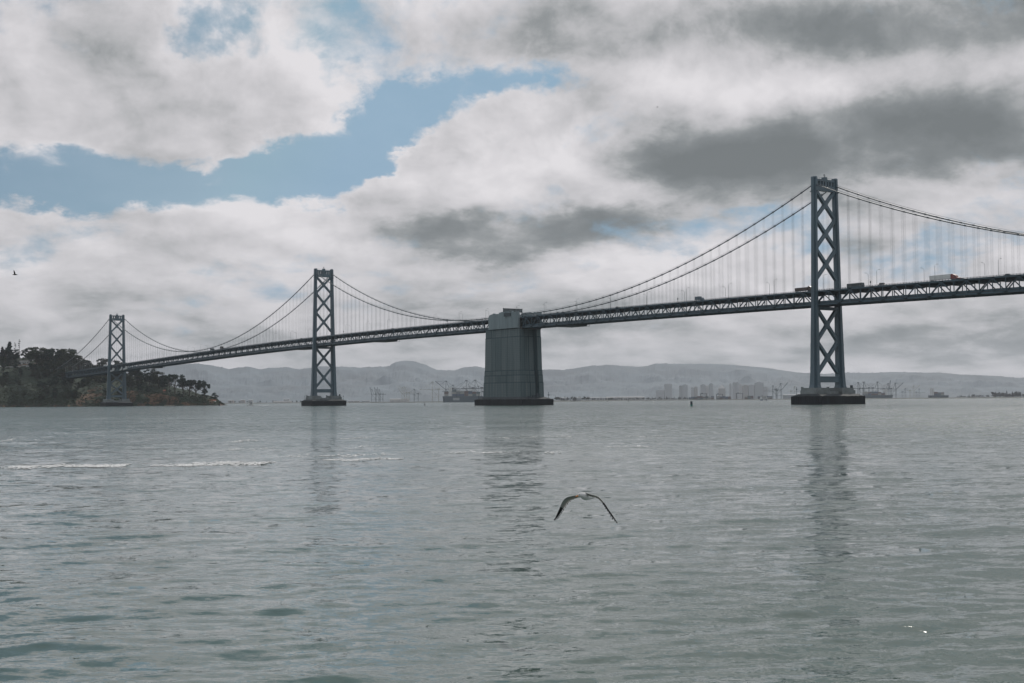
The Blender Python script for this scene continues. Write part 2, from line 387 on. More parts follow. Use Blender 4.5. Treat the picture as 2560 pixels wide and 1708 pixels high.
# foam lines lying on the ripples
FOAM = mat('sea_foam', (.74, .76, .76), .8)
def foam():
    segs = [(0, 330, 1168, 4.5, 1.0), (375, 690, 1162, 5, .9), (690, 1000, 1140, 4, .30), (800, 1010, 1150, 4, .45), (560, 660, 1104, 3, .5), (850, 940, 1096, 3, .5), (1080, 1300, 1132, 3, .40),
            (1180, 1500, 1094, 3, .3), (1500, 1660, 1118, 3, .3), (0, 40, 1102, 3, .6), (1360, 1420, 1133, 3, .2), (560, 700, 1124, 3, .3), (860, 950, 1119, 3, .25), (1560, 1680, 1092, 2, .2), (330, 420, 1180, 3, .0)]
    V = []; F = []
    for x0, x1, py, th_, dn in segs:
        n = int((x1-x0)*dn*10.0)
        for _ in range(n):
            t = random.random(); px = x0+(x1-x0)*t
            bulge = math.sin(math.pi*t)**.5
            y = py - 8*(t-.3)*(1 if x1 < 800 else .5) + random.gauss(0, th_*.38*bulge) + 1.1*math.sin(px*.031)+.6*math.sin(px*.11)
            d = pix_dir(px, y); k = -CAM.z/d.z; c = CAM + d*k
            if math.sin(px*.031+y*.9)+math.sin(px*.083+y*.4)+random.uniform(-1.3, 1.3) < -.35+(.5-dn)*1.4: continue
            a = random.uniform(.02, .15)*(.4+bulge); bb = a*random.uniform(.4, 1.1)
            m = random.randint(5, 7); o = len(V); ph0 = random.random()*6
            for q in range(m):
                an = ph0+2*math.pi*q/m; rr = random.uniform(.6, 1.1)
                p = c + RH*math.cos(an)*a*rr + FH*math.sin(an)*bb*rr; V.append([p.x, p.y, 0])
            F.append(tuple(range(o+m-1, o-1, -1)))
    # a small floating patch near the shore on the right
    for (px, y, sx, sy, n) in ():
        d = pix_dir(px, y); c0 = CAM + d*(-CAM.z/d.z)
        for _ in range(n):
            c = c0 + RH*random.gauss(0, sx) + FH*random.gauss(0, sy); o = len(V)
            for q in range(6):
                an = 2*math.pi*q/6; rr = random.uniform(.03, .07); p = c+RH*math.cos(an)*rr+FH*math.sin(an)*rr; V.append([p.x, p.y, 0])
            F.append(tuple(range(o+5, o-1, -1)))
    V = np.array(V); R = np.hypot(V[:, 0]-CAM.x, V[:, 1]-CAM.y)
    V[:, 2] = wave_h(V[:, 0], V[:, 1], R*.0062)*np.clip((700-R)/250, 0, 1) + .02 + rng.uniform(0, .012, len(V))
    me = bpy.data.meshes.new('foam'); me.from_pydata([tuple(v) for v in V], [], F); me.materials.append(FOAM)
    # thin lenses of froth with a little body
    o = link('foam', me); o['kind'] = 'stuff'; o['label'] = 'broken white foam lines drifting on the water'; o['category'] = 'foam'
foam()

# ------------------------------------------------------------------ bridge constants
W3, W5, W6, W7 = 375.4, -375.4, -1079.5, -1433.0
YT = 10.06
def rail_z(s):
    if s > -150: z = 78.9 - 3.0*max(0, (s-60)/477.0)**2*(1 if s > 60 else 0)
    else:
        q = min(-150-s, 560); z = 78.9 - 2.1e-5*q*q
        if -150-s > 560: z -= 2*2.1e-5*560*(-150-s-560)
    return z
TOPC = 1.35      # top chord centre below rail top
DEP = 8.9
def zt(s): return rail_z(s)-TOPC
def zb(s): return rail_z(s)-TOPC-DEP

# ------------------------------------------------------------------ towers
def cruci(cx, cy, a, b):
    # plus shaped column plan; a along the bridge, b across (full sizes)
    A, B, c, d = a/2, b/2, a*.27, b*.22
    return [(cx-A, cy-d), (cx-c, cy-d), (cx-c, cy-B), (cx+c, cy-B), (cx+c, cy-d), (cx+A, cy-d),
            (cx+A, cy+d), (cx+c, cy+d), (cx+c, cy+B), (cx-c, cy+B), (cx-c, cy+d), (cx-A, cy+d)]
def tower(s0, H, nodes_up, nodes_dn, strut, label, zlow=11.0):
    t = thing('bridge_tower', label, 'bridge tower', (s0, 0, 0), 0, 'steel towers of the suspension bridge')
    def dim(z):
        u = np.clip((H-z)/(H-zlow), 0, 1)
        a = np.interp(z, [zlow, 20, 75, H], [7.8, 6.6, 4.9, 4.1]); b = np.interp(z, [zlow, 20, 75, H], [6.4, 5.5, 4.1, 3.1])
        yc = 10.0 + 2.35*u; return float(a), float(b), float(yc)
    zs = [zlow, 13, 16, 22, 40, 75, 110, H-9, H-8.7, H]
    for sg in (-1, 1):
        mb = MB(); n = 12; vs = []
        for i, z in enumerate(zs):
            a, b, yc = dim(z)
            if z >= H-8.8: a += .25; b += .25
            if i == 0: a *= 1.12; b *= 1.12
            vs += [(x, y, z) for x, y in cruci(0, sg*yc, a, b)]
        fs = []
        for i in range(len(zs)-1):
            fs += [(i*n+k, i*n+(k+1) % n, (i+1)*n+(k+1) % n, (i+1)*n+k) for k in range(n)]
        fs += [tuple(range((len(zs)-1)*n, len(zs)*n)), tuple(range(n-1, -1, -1))]
        mb.add(vs, fs)
        # rounded cap with chamfer and maintenance collars
        a, b, yc = dim(H)
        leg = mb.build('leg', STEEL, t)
        c = MB(); c.frus(0, sg*yc, a*.5, b*.36, H, 0, sg*yc, a*.42, b*.28, H+.9); c.build('leg_cap', STEEL, leg)
        c = MB(); a, b, yc = dim(H-9); c.prism(cruci(0, sg*yc, a+1.0, b+1.0), H-9.4, H-9.0)
        c.beam((-a/2-1.6, sg*yc, H-9.2), (-a/2, sg*yc, H-9.2), .9, .35); c.beam((a/2, sg*yc, H-9.2), (a/2+1.6, sg*yc, H-9.2), .9, .35)
        c.build('collar', STEEL, leg)
    def inner(z):
        a, b, yc = dim(z); return yc-b*.5+.35
    def xb(z1, z0):
        y1, y0 = inner(z1), inner(z0); zc = z0+(z1-z0)*y0/(y0+y1)
        for sg in (-1, 1):
            for (ya, za, yb_, zb_) in ((sg*y1, z1, -sg*y0, z0),):
                # box girder diagonal: two flanges with a web between them
                m = MB(); p, q = Vector((0, ya, za)), Vector((0, yb_, zb_))
                off = .012*sg
                for dx in (-.95, .95):
                    m.beam(p+Vector((dx+off, 0, 0)), q+Vector((dx+off, 0, 0)), .5, 1.95, side=(1, 0, 0))
                m.beam(p+Vector((off, 0, 0)), q+Vector((off, 0, 0)), 1.5, 1.25, side=(1, 0, 0))
                m.build('diagonal_brace', STEEL, t)
        g = MB()
        r = 2.15; poly = [(-r*.8, zc-r*.55), (-r*.35, zc-r*1.25), (r*.35, zc-r*1.25), (r*.8, zc-r*.55), (r*.8, zc+r*.55), (r*.35, zc+r*1.25), (-r*.35, zc+r*1.25), (-r*.8, zc+r*.55)]
        g.extr(poly, 'x', -1.26, 1.26); g.build('gusset_plate', STEEL, t)
        # corner gussets at the legs
    def corner(z):
        for sg in (-1, 1):
            y = inner(z); g = MB()
            g.extr([(sg*(y+.2), z-2.9), (sg*(y-1.3), z-1.2), (sg*(y-1.3), z+1.2), (sg*(y+.2), z+2.9)], 'x', -1.22, 1.22)
            g.build('corner_gusset', STEEL, t)
    for i in range(len(nodes_up)-1): xb(nodes_up[i]-.6, nodes_up[i+1]+.6)
    for z in nodes_up[1:-1]: corner(z)
    for i in range(len(nodes_dn)-1): xb(nodes_dn[i]-.6, nodes_dn[i+1]+.6)
    for z in nodes_dn[1:-1]: corner(z)
    # top strut with a row of openings, as in the photograph
    y = 10.0-1.2; m = MB()
    m.box(-1.5, 1.5, -y, y, H-8.6, H-5.2); m.box(-1.5, 1.5, -y, y, H-2.1, H-.7)
    for yy, hw in ((-8.2, .6), (-5.35, .65), (-2.45, .62), (0, .95), (2.45, .62), (5.35, .65), (8.2, .6)):
        m.box(-1.45, 1.45, yy-hw, yy+hw, H-5.21, H-2.09)
    ts = m.build('top_strut', STEEL, t)
    m = MB(); m.box(-1.5, 1.5, -1.3, 1.3, H-.69, H+1.0)
    m.build('beacon_house', STEEL, ts)
    m = MB(); m.tube([(0, 0, H+1.0), (0, 0, H+3.2)], .12); m.box(-.1, .1, -1.0, 1.0, H+1.8, H+2.0); m.tube([(0, .7, H+1.0), (0, .7, H+2.7)], .08); m.box(-.4, .4, -.4, .4, H+2.5, H+2.9)
    m.build('antenna', DARKM, ts)
    m = MB()
    for k in range(-4, 5): m.box(1.4, 1.5, k*2-.05, k*2+.05, H-.7, H+.35)
    m.box(1.38, 1.52, -8.6, 8.6, H+.3, H+.4); m.build('handrail', STEEL, ts)
    # strut just below the deck and above the pedestals
    a, b, yc = dim(strut[0]); m = MB(); m.box(-1.6, 1.6, -inner(strut[0]), inner(strut[0]), strut[0], strut[1])
    m.box(-1.75, 1.75, -inner(strut[0]), inner(strut[0]), strut[1]-.5, strut[1]+.03); m.box(-1.75, 1.75, -inner(strut[0]), inner(strut[0]), strut[0]-.03, strut[0]+.5)
    m.build('bottom_strut', STEEL, t)
    zd = zb(s0)-1.2; m = MB(); m.box(-1.9, 1.9, -inner(zd), inner(zd), zd-2.2, zd-.15); m.build('deck_strut', STEEL_D, t)
    # joint plates on the legs (riveted bands)
    for z in ((zd-26), (zd-42)):
        for sg in (-1, 1):
            a, b, yc = dim(z); m = MB(); m.prism(cruci(0, sg*yc, a+.12, b+.12), z-1.1, z+1.1); m.build('splice_band', STEEL, t)
    # pier
    for sg in (-1, 1):
        m = MB(); yc = 12.4
        m.box(-7.2, 7.2, sg*yc-6.6, sg*yc+6.6, 7.0, 9.6); m.box(-6.4, 6.4, sg*yc-5.9, sg*yc+5.9, 9.61, 11.2)
        m.box(-7.0, -5.6, sg*yc-6.2, sg*yc-5.0, 9.61, 11.9)
        m.build('pedestal', PEDC, t)
    m = MB(); m.box(-5, 5, -6.5, 6.5, 7.0, 8.9); m.build('pedestal_link', PEDC, t)
    m = MB(); m.frus(0, 0, 13.8, 20.8, 5.4, 0, 0, 9, 19.2, 7.1); m.build('pier_apron', APRON, t)
    fender(t, 14.0, 21.0, 5.6)
    for sx, sy in ((-11.5, -18), (11.5, 18.6)):
        m = MB(); m.tube([(sx, sy, 5.4), (sx, sy, 11.8)], .12); m.box(sx-.25, sx+.25, sy-.25, sy+.25, 10.0, 10.6); m.build('light_mast', DARKM, t)
    m = MB(); m.tube([(6, -14, 11.1), (6, -14, 13.4)], .1); m.build('vent_pipe', DARKM, t)
    m = MB(); m.box(5.2, 6.3, 16.2, 17.6, 11.2, 12.9); m.build('control_cabinet', DARKM, t)
    return t
def fender(parent, ax, by, h):
    # dark planks round the pier: each board its own piece on a backing wall
    m = MB(); m.box(-ax+.25, ax-.25, -by+.25, by-.25, -3, h-.15); m.build('pier_core', TIMBER, parent)
    bw = 2.0
    me = MB(); me.box(-bw/2+.03, bw/2-.03, -.16, .16, -2.5, h); me = me.mesh('fender_plank'); me.materials.append(TIMBER)
    def row(n, f, rz):
        for k in range(n):
            x, y = f(-1+2*(k+.5)/n)
            o = link('fender_plank', me, parent, (x, y, random.uniform(-.12, .10)), (0, 0, rz)); o.scale = ((2*ax if rz == 0 else 2*by)/n/bw, 1, 1)
    nx = int(round(2*ax/bw)); ny = int(round(2*by/bw))
    row(nx, lambda u: (u*ax, -by+.1), 0); row(nx, lambda u: (u*ax, by-.1), 0)
    row(ny, lambda u: (ax-.1, u*by), math.pi/2); row(ny, lambda u: (-ax+.1, u*by), math.pi/2)
tower(W3, 153.6, [145.6, 125.9, 105.6, 84.5], [65.2, 42.7, 20.6], (14.9, 18.9), 'tall grey steel bridge tower nearest the viewer, cross braced, standing on the rightmost pier')
tower(W5, 153.6, [145.6, 126.5, 105.0, 83.0], [65.2, 42.9, 20.4], (14.9, 18.7), 'steel cross braced bridge tower between the concrete anchorage and the wooded island')
tower(W6, 141.2, [133.8, 114.3, 92.3, 69.5], [52.0, 35.0, 18.0], (14.0, 17.2), 'most distant steel bridge tower standing in front of the wooded island')

# ------------------------------------------------------------------ deck spans
def sweep(mb, ss, fz, y0, y1, dz0, dz1):
    n = len(ss); vs = []
    for s in ss:
        z = fz(s); vs += [(s, y0, z+dz0), (s, y1, z+dz0), (s, y1, z+dz1), (s, y0, z+dz1)]
    fs = [(0, 3, 2, 1), tuple((n-1)*4+k for k in (0, 1, 2, 3))]
    for i in range(n-1):
        for k in range(4): fs.append((i*4+k, i*4+(k+1) % 4, (i+1)*4+(k+1) % 4, (i+1)*4+k))
    mb.add(vs, fs)
def unit_beam(name, w, h, m, hollow=False):
    b = MB()
    if hollow: # channel pair with lacing: two flanges and a thin web
        b.box(0, 1, -w/2, w/2, h/2-.1, h/2); b.box(0, 1, -w/2, w/2, -h/2, -h/2+.1); b.box(0, 1, -w/2+.1, w/2-.1, -h/2+.1, h/2-.1)
    else: b.box(0, 1, -w/2, w/2, -h/2, h/2)
    me = b.mesh(name); me.materials.append(m); return me
ME_V = unit_beam('vertical', .42, .46, STEEL_D); ME_D = unit_beam('diagonal', .5, .62, STEEL_D, True)
ME_VH = unit_beam('vertical', .42, .34, STEEL_D)
def gmesh(name, up):
    b = MB(); s = 1 if up else -1
    b.extr([(-1.55, 0), (1.55, 0), (1.55, -s*.55), (.75, -s*1.45), (-.75, -s*1.45), (-1.55, -s*.55)][::(-1 if not up else 1)], 'y', -.33, .33)
    me = b.mesh(name); me.materials.append(STEEL_D); return me
ME_GT, ME_GB = gmesh('gusset_plate', True), gmesh('gusset_plate', False)
b_ = MB(); b_.extr([(-9.8, 0), (9.8, 0), (9.8, -.9), (6.5, -1.9), (-6.5, -1.9), (-9.8, -.9)], 'x', -.3, .3); ME_FU = b_.mesh('floor_beam'); ME_FU.materials.append(STEEL_D)
b_ = MB(); b_.extr([(-9.8, 0), (9.8, 0), (9.8, -.62), (-9.8, -.62)], 'x', -.2, .2); ME_FL = b_.mesh('floor_beam'); ME_FL.materials.append(STEEL_D)
def place_beam(me, name, p, q, parent):
    p = Vector(p); q = Vector(q); d = q-p; L = d.length
    ang = math.atan2(d.z, d.x)
    return link(name, me, parent, p, (0, -ang, 0), (L, 1, 1))
NODES = {}
def span(nodes, tops, label, key, end0=None, end1=None):
    """nodes: list of s; tops[i] True where the diagonals meet at the top chord"""
    t = thing('bridge_deck_span', label, 'bridge deck', (0, 0, 0), 0, 'double deck truss spans')
    ss = [end0 if end0 is not None else nodes[0]] + list(nodes) + [end1 if end1 is not None else nodes[-1]]
    ss = sorted(set(ss))
    for y in (-YT, YT):
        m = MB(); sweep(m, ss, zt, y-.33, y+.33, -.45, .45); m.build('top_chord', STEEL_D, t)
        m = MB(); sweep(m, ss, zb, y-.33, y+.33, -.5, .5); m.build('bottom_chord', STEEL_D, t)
        m = MB(); yo = y+(.36 if y < 0 else -.36)
        sweep(m, ss, zt, yo-.06, yo+.06, 1.1, 1.25); sweep(m, ss, zt, yo-.04, yo+.04, .8, .88)
        sweep(m, ss, zt, yo-.08, yo+.08, .46, .62)
        s = ss[0]+.5
        while s < ss[-1]:
            z = zt(s); m.box(s-.12, s+.12, yo-.1, yo+.1, z+.45, z+1.3); s += 2.286
        m.build('railing', STEEL_D, t)
        m = MB(); yo = y+(.9 if y < 0 else -.9)
        sweep(m, ss, zb, yo-.12, yo+.12, .9, 2.3)
        s = ss[0]+.5
        while s < ss[-1]:
            z = zb(s); m.box(s-.1, s+.1, yo-.2, yo+.2, z+.88, z+2.45); s += 2.286
        m.build('lower_barrier', STEEL_D, t)
    m = MB(); sweep(m, ss, zt, -9.3, 9.3, -.15, .32); m.build('upper_roadway', ASPH, t)
    m = MB(); sweep(m, ss, zb, -9.3, 9.3, .75, 1.05); m.build('lower_roadway', ASPH, t)
    m = MB()
    for y in (-7.5, -4.5, -1.5, 1.5, 4.5, 7.5):
        sweep(m, ss, zt, y-.15, y+.15, -.85, -.16); sweep(m, ss, zb, y-.15, y+.15, 0.0, .74)
    for y in (-9.2, 9.2): sweep(m, ss, zb, y-.2, y+.2, -.6, .74)
    m.build('stringers', STEEL_D, t)
    for i, s in enumerate(nodes):
        link('floor_beam', ME_FU, t, (s, 0, zt(s)-.2)); link('floor_beam', ME_FL, t, (s, 0, zb(s)-.02))
        for y in (-YT, YT):
            place_beam(ME_V, 'vertical', (s, y, zb(s)+.5), (s, y, zt(s)-.45), t)
            if tops[i]: link('gusset_plate', ME_GT, t, (s, y, zt(s)+.46))
            else: link('gusset_plate', ME_GB, t, (s, y, zb(s)-.52))
            if i:
                a, b = nodes[i-1], s
                if tops[i-1] != tops[i]:
                    pa = (a, y, zt(a)-.3 if tops[i-1] else zb(a)+.3); pb = (b, y, zt(b)-.3 if tops[i] else zb(b)+.3)
                    place_beam(ME_D, 'diagonal', pa, pb, t)
    NODES[key] = list(nodes); return t
E_ = 11.54
def nodes_between(a, b, n, top0):
    return [a+(b-a)*i/n for i in range(n+1)], [(i % 2 == 0) == top0 for i in range(n+1)]
# right of the near tower, out of frame
n0_, t0_ = nodes_between(W3+E_, W3+E_+9.145*40, 40, True); span([W3]+n0_, [False]+t0_, 'double deck truss span right of the nearest tower, running out of the picture', 'R')
n1_, t1_ = nodes_between(W3-E_-9.145*36, W3-E_, 36, True)
span([30.5]+n1_+[W3], [False]+t1_+[False], 'double deck truss span between the concrete anchorage and the nearest tower', 'A', end0=29.0)
span([-W3]+[-s for s in n1_[::-1]]+[-30.5], [False]+t1_+[False], 'double deck truss span between the middle tower and the concrete anchorage', 'B', end1=-22.0)
n2_, t2_ = nodes_between(W6+E_, W5-E_, 74, True)
span([W6]+n2_+[W5], [False]+t2_+[False], 'long double deck truss main span between the middle and most distant towers', 'C')
n3_, t3_ = nodes_between(W7, W6-E_, 38, True)
span(n3_+[W6], t3_+[False], 'double deck truss span from the most distant tower to the island shore', 'D')

# ------------------------------------------------------------------ main cables and suspenders
SADL = 149.4
def para(a, za, b, zb_, sag):
    return lambda s: za+(zb_-za)*(s-a)/(b-a) - 4*sag*((s-a)/(b-a))*(1-(s-a)/(b-a))
CUR = {'R': para(W3, SADL, W3+704.1, 137.4, 69.5), 'A': para(28, 80.2, W3, SADL, 18.0), 'B': para(W5, SADL, -22, 79.6, 19.5),
       'C': para(W6, 137.4, W5, SADL, 69.8), 'D': para(W7, 55.8, W6, 137.4, 13.0)}
RNG = {'R': (W3, W3+E_+9.145*40), 'A': (28, W3), 'B': (W5, -22), 'C': (W6, W5), 'D': (W7, W6)}
b_ = MB()
for x in (-.6, .6):
    for y in (-.34, .34): b_.box(x-.019, x+.019, y-.019, y+.019, 0, 1)
ME_S = b_.mesh('suspender'); ME_S.materials.append(ROPE)
b_ = MB(); b_.box(-.55, .55, -.5, .5, -.5, .5); ME_B = b_.mesh('cable_band'); ME_B.materials.append(CABLE)
for side, sn in ((-YT, 'near'), (YT, 'far')):
    for keys, where in ((('A', 'R'), 'from the concrete anchorage over the nearest tower'), (('D', 'C', 'B'), 'from the island over two towers to the anchorage')):
        t = thing('main_cable', 'thick main cable on the %s side %s' % (sn, where), 'suspension cable', (0, 0, 0), 0, 'main suspension cables')
        m = MB(); hr = MB()
        for k in keys:
            f = CUR[k]; a, b = RNG[k]; n = max(8, int((b-a)/9)); pts = [(a+(b-a)*i/n, side, f(a+(b-a)*i/n)) for i in range(n+1)]
            m.tube(pts, .4, 8)
            for dy in (-.5, .5): hr.tube([(x, y+dy, z+1.15) for x, y, z in pts], .05, 4)
        m.build('cable', CABLE, t, smooth=True); hr.build('hand_rope', ROPE, t)
        for k in keys:
            f = CUR[k]
            for s in NODES[k]:
                if min(abs(s-W3), abs(s-W5), abs(s-W6)) < 6: continue
                if not (RNG[k][0]-1 < s < RNG[k][1]+1): continue
                h = f(s)-zt(s)-.4
                ang = math.atan2(f(s+1)-f(s-1), 2)
                link('cable_band', ME_B, t, (s, side, f(s)), (0, -ang, 0))
                if h > 1.2: link('suspender', ME_S, t, (s, side, zt(s)+.4), None, (1, 1, h))

# ------------------------------------------------------------------ central anchorage
def anchorage():
    t = thing('bridge_anchorage', 'massive pale concrete central anchorage pier carrying the bridge deck between two towers', 'bridge pier', (0, 0, 0))
    def hplan(a, b, rec=3.2, pw=5.0):
        # rectangle with the end faces recessed between corner piers
        return [(-a, -b), (a, -b), (a, -b+pw), (a-rec, -b+pw+.8), (a-rec, b-pw-.8), (a, b-pw), (a, b), (-a, b), (-a, b-pw), (-a+rec, b-pw-.8), (-a+rec, -b+pw+.8), (-a, -b+pw)]
    lv = [(5.6, 20.4, 30.0, 12.4, 29.7, 12.25), (20.4, 26.9, 29.3, 12.05, 29.1, 12.0), (26.9, 31.2, 28.8, 11.9, 28.7, 11.85), (31.2, 61.0, 28.2, 11.75, 27.5, 11.5), (61.0, 68.4, 27.25, 11.35, 27.1, 11.3)]
    for i, (z0, z1, a0, b0, a1, b1) in enumerate(lv):
        m = MB(); m.prism(hplan(a0, b0), z0, z1, hplan(a1, b1)); m.build('shaft_block', CONC_D, t)
    # pour panels on the long faces and corner piers, proud of the block with open joints
    cuts = [-1, -.62, -.38, -.05, .3, .62, 1]
    for (z0, z1, a0, b0, a1, b1) in lv:
        cc = cuts if z1 > 28 else [-1, -.35, .25, .62, 1]
        for sg in (-1, 1):
            for i in range(len(cc)-1):
                u0, u1 = cc[i], cc[i+1]; g = .16
                q = []
                for (z, a, b) in ((z0+.12, a0, b0), (z1-.42, a1, b1)):
                    xa, xb_ = u0*a+g, u1*a-g
                    y0, y1 = sg*(b-.05), sg*(b+.22)
                    lo, hi = min(y0, y1), max(y0, y1)
                    q += [(xa, lo, z), (xb_, lo, z), (xb_, hi, z), (xa, hi, z)]
                m = MB(); m.hexa(q); m.build('concrete_panel', CONC, t)
            # corner piers and recessed field of the end faces
            for (v0, v1, rc) in ((-1, -.60, 0), (-.44, -.02, 3.2), (.02, .44, 3.2), (.60, 1, 0)):
                q = []
                for (z, a, b) in ((z0+.12, a0, b0), (z1-.42, a1, b1)):
                    ya, yb_ = v0*b+.1, v1*b-.1; xo = sg*(a-rc-.05); xi = sg*(a-rc+.2); lo, hi = min(xo, xi), max(xo, xi)
                    q += [(lo, ya, z), (hi, ya, z), (hi, yb_, z), (lo, yb_, z)]
                m = MB(); m.hexa(q); m.build('concrete_panel', CONC, t)
    # upper housing walls either side of the decks
    for sg in (-1, 1):
        y = sg*12.2
        xs = [-20.6, -11.6, -2.0, 7.6, 17.4, 27.2]; tops = [82.1, 82.4, 82.8, 82.8, 82.7]
        m = MB(); m.extr([(xs[0]+.4, 68.5), (xs[-1]-.3, 68.5), (xs[-1]-.3, 82.4), (xs[1], 82.2), (xs[0]+2.0, 81.7), (xs[0]+.4, 80.2)], 'y', y-.7, y+.7)
        m.build('housing_wall', CONC_L, t)
        for i in range(5):
            x0, x1 = xs[i]+.55, xs[i+1]-.55
            rows = 6
            for r in range(rows):
                zz0 = 68.6+(tops[i]-68.6)*r/rows; zz1 = 68.6+(tops[i]-68.6)*(r+1)/rows
                if i == 0 and r == rows-1:
                    q = [(x0+.6, zz0), (x1, zz0), (x1, zz1+.6), (x0+2.2, zz1-.2), (x0+.8, zz1-1.4)]
                else: q = [(x0 if i else x0, zz0+.05), (x1, zz0+.05), (x1, zz1-.04), (x0, zz1-.04)]
                m = MB(); m.extr(q, 'y', y-.92, y+.92); m.build('wall_panel', CONC_L, t)
        for i in (1, 2, 3, 4):
            m = MB(); x = xs[i]; h = [0, 82.6, 82.9, 83.0, 83.0][i]
            m.extr([(x-.5, 68.52), (x+.5, 68.52), (x+.5, h), (x+.2, h+.5), (x-.2, h+.5), (x-.5, h)], 'y', y-1.1, y+1.1); m.build('pilaster', CONC_L, t)
        m = MB(); m.box(xs[2]+1, xs[3]+4, y-.35, y+.35, 82.9, 83.7); m.build('parapet', CONC_L, t)
    # deck through the anchorage
    ss = [-22+3.2*i for i in range(17)]
    m = MB(); sweep(m, ss, zt, -10.6, 10.6, -.6, .3); m.build('upper_roadway', ASPH, t)
    m = MB(); sweep(m, ss, zb, -10.6, 10.6, -1.2, 1.0); m.build('lower_roadway', ASPH, t)
    m = MB(); m.box(24, 26.6, -11.4, -10.7, 68.5, 81.5); m.box(24, 26.6, 10.7, 11.4, 68.5, 81.5); m.build('end_wall', CONC_L, t)
    m = MB(); m.box(6, 16.4, -13.9, -13.36, 79.3, 82.3); m.tube([(8, -13.6, 82.3), (8, -13.6, 83.8)], .12); m.build('work_platform', DARKM, t)
    m = MB(); m.frus(0, 0, 37.6, 16.6, 5.2, 0, 0, 30.5, 13.2, 7.3); m.build('pier_apron', APRON, t)
    fender(t, 38.0, 17.0, 5.4)
    for sx, sy in ((-34, -15.2),):
        m = MB(); m.tube([(sx, sy, 3.4), (sx, sy, 10.3)], .14); m.box(sx-.3, sx+.3, sy-.3, sy+.3, 7.6, 8.2); m.build('light_mast', DARKM, t)
    m = MB(); m.tube([(34, 14.5, 3.4), (34, 14.5, 11.6)], .16); m.box(33.4, 34.6, 13.9, 15.1, 8.6, 9.3); m.tube([(34, 14.5, 8.9), (36.8, 20, 8.9)], .1); m.tube([(36.8, 20, 8.9), (36.8, 20, 4.5)], .08); m.tube([(36.8, 20, 4.6), (36.8, 16.9, 3.5)], .08)
    m.box(33.5, 34.5, 14, 15, 5.9, 6.4); m.build('gantry_mast', DARKM, t)
    m = MB(); m.box(31.6, 33.2, 2, 4.2, 6, 10.6); m.box(31.6, 33, -1.6, 1.2, 6, 8.8); m.box(31.4, 32.6, -6.5, -4, 6, 8.0); m.build('equipment', DARKM, t)
    # stains left as geometry free weathering in the material
    return t
anchorage()
# overhead sign gantry above the anchorage
g = thing('sign_gantry', 'grey slatted overhead sign gantry standing across the upper roadway on the anchorage', 'sign gantry', (.4, 0, 0))
m = MB()
for y in (-10.4, 10.0): m.box(-.3, .3, y-.25, y+.25, 77.6, 87.5)
m.build('gantry_post', DARKM, g)
m = MB(); m.box(-.6, .6, -10.6, 10.3, 83.9, 84.15); m.box(-.6, .6, -10.6, 10.3, 87.0, 87.2); m.build('gantry_beam', DARKM, g)
GAN = mat('sign_back', (.12, .15, .16), .7, 0, .3, .6)
b_ = MB(); b_.box(-.3, .3, -.32, .32, 84.16, 86.98); SL = b_.mesh('slat'); SL.materials.append(GAN)
for k in range(27): link('slat', SL, g, (random.uniform(-.1, .1), -10.1+k*.765, 0))

# ------------------------------------------------------------------ island end pier of the bridge
t = thing('bridge_pier', 'dark concrete pier under the island end of the bridge deck', 'bridge pier', (W7+9, 0, 0))
for y in (-8.5, 8.5):
    m = MB(); m.frus(0, y, 3.2, 3.4, -5, 0, y, 2.6, 2.8, 43.4); m.build('column', CONC, t)
m = MB(); m.box(-3.2, 3.2, -11.6, 11.6, 41.2, 43.8); m.build('pier_cap', CONC, t)

# ------------------------------------------------------------------ maintenance travellers and wraps under the deck
TRAV = mat('traveller_steel', (.03, .05, .06), .7)
for (pa, pb, h, lab) in ((1405, 1452, 1.5, 'dark maintenance platform hanging under the deck right of the concrete anchorage'),
                      (942, 979, 1.5, 'dark maintenance platform hanging under the deck right of the middle tower'),
                      (740, 776, 1.2, 'dark maintenance platform hanging under the deck left of the middle tower'),
                      (372, 396, 1.6, 'dark maintenance platform hanging under the deck right of the most distant tower')):
    sa = on_plane(pa, 830, 0).x; sb = on_plane(pb, 830, 0).x; sc_ = (sa+sb)/2; L = abs(sb-sa)
    o = thing('maintenance_platform', lab, 'maintenance platform', (sc_, 0, zb(sc_)-1.25))
    m = MB(); m.extr([(-L/2, .1), (L/2, .5), (L/2, -.3), (L/2-3, -h*.6), (-L/2+2, -h*.5)], 'y', -7, 7); m.build('deck_pan', TRAV, o)
    m = MB()
    for k in range(7):
        x = -L/2+1+k*(L-2)/6; m.box(x-.1, x+.1, -9.9, -9.7, -.6, .9); m.box(x-.1, x+.1, 9.7, 9.9, -.6, .9)
    m.box(-L/2, L/2, -10, -9.6, -.7, -.5); m.box(-L/2, L/2, 9.6, 10, -.7, -.5); m.build('hanger_frame', TRAV, o)
TARP = mat('tarp', (.42, .46, .47), .8, 0, .15, .8)
for i, (pa, pb, lab) in enumerate(((277, 287.5, 'leftmost of three pale tarps wrapped over the truss at the most distant tower'), (301, 307, 'middle of three pale tarps wrapped over the truss at the most distant tower'), (309.5, 320, 'rightmost of three pale tarps wrapped over the truss right of the most distant tower'))):
    sa = on_plane(pa, 925, -YT).x; sb = on_plane(pb, 925, -YT).x; z = zb((sa+sb)/2)
    m = MB(); m.extr([(sa, z-.7), (sb-1, z+1.0), (sb, z+4.6), ((sa+sb)/2+1.5, z+5.2), ((sa+sb)/2, z+2.6), (sa+.5, z+1.8)], 'y', -11.2, -10.5)
    tag(m.build('tarp', TARP), lab, 'tarp', 'tarps on the truss')

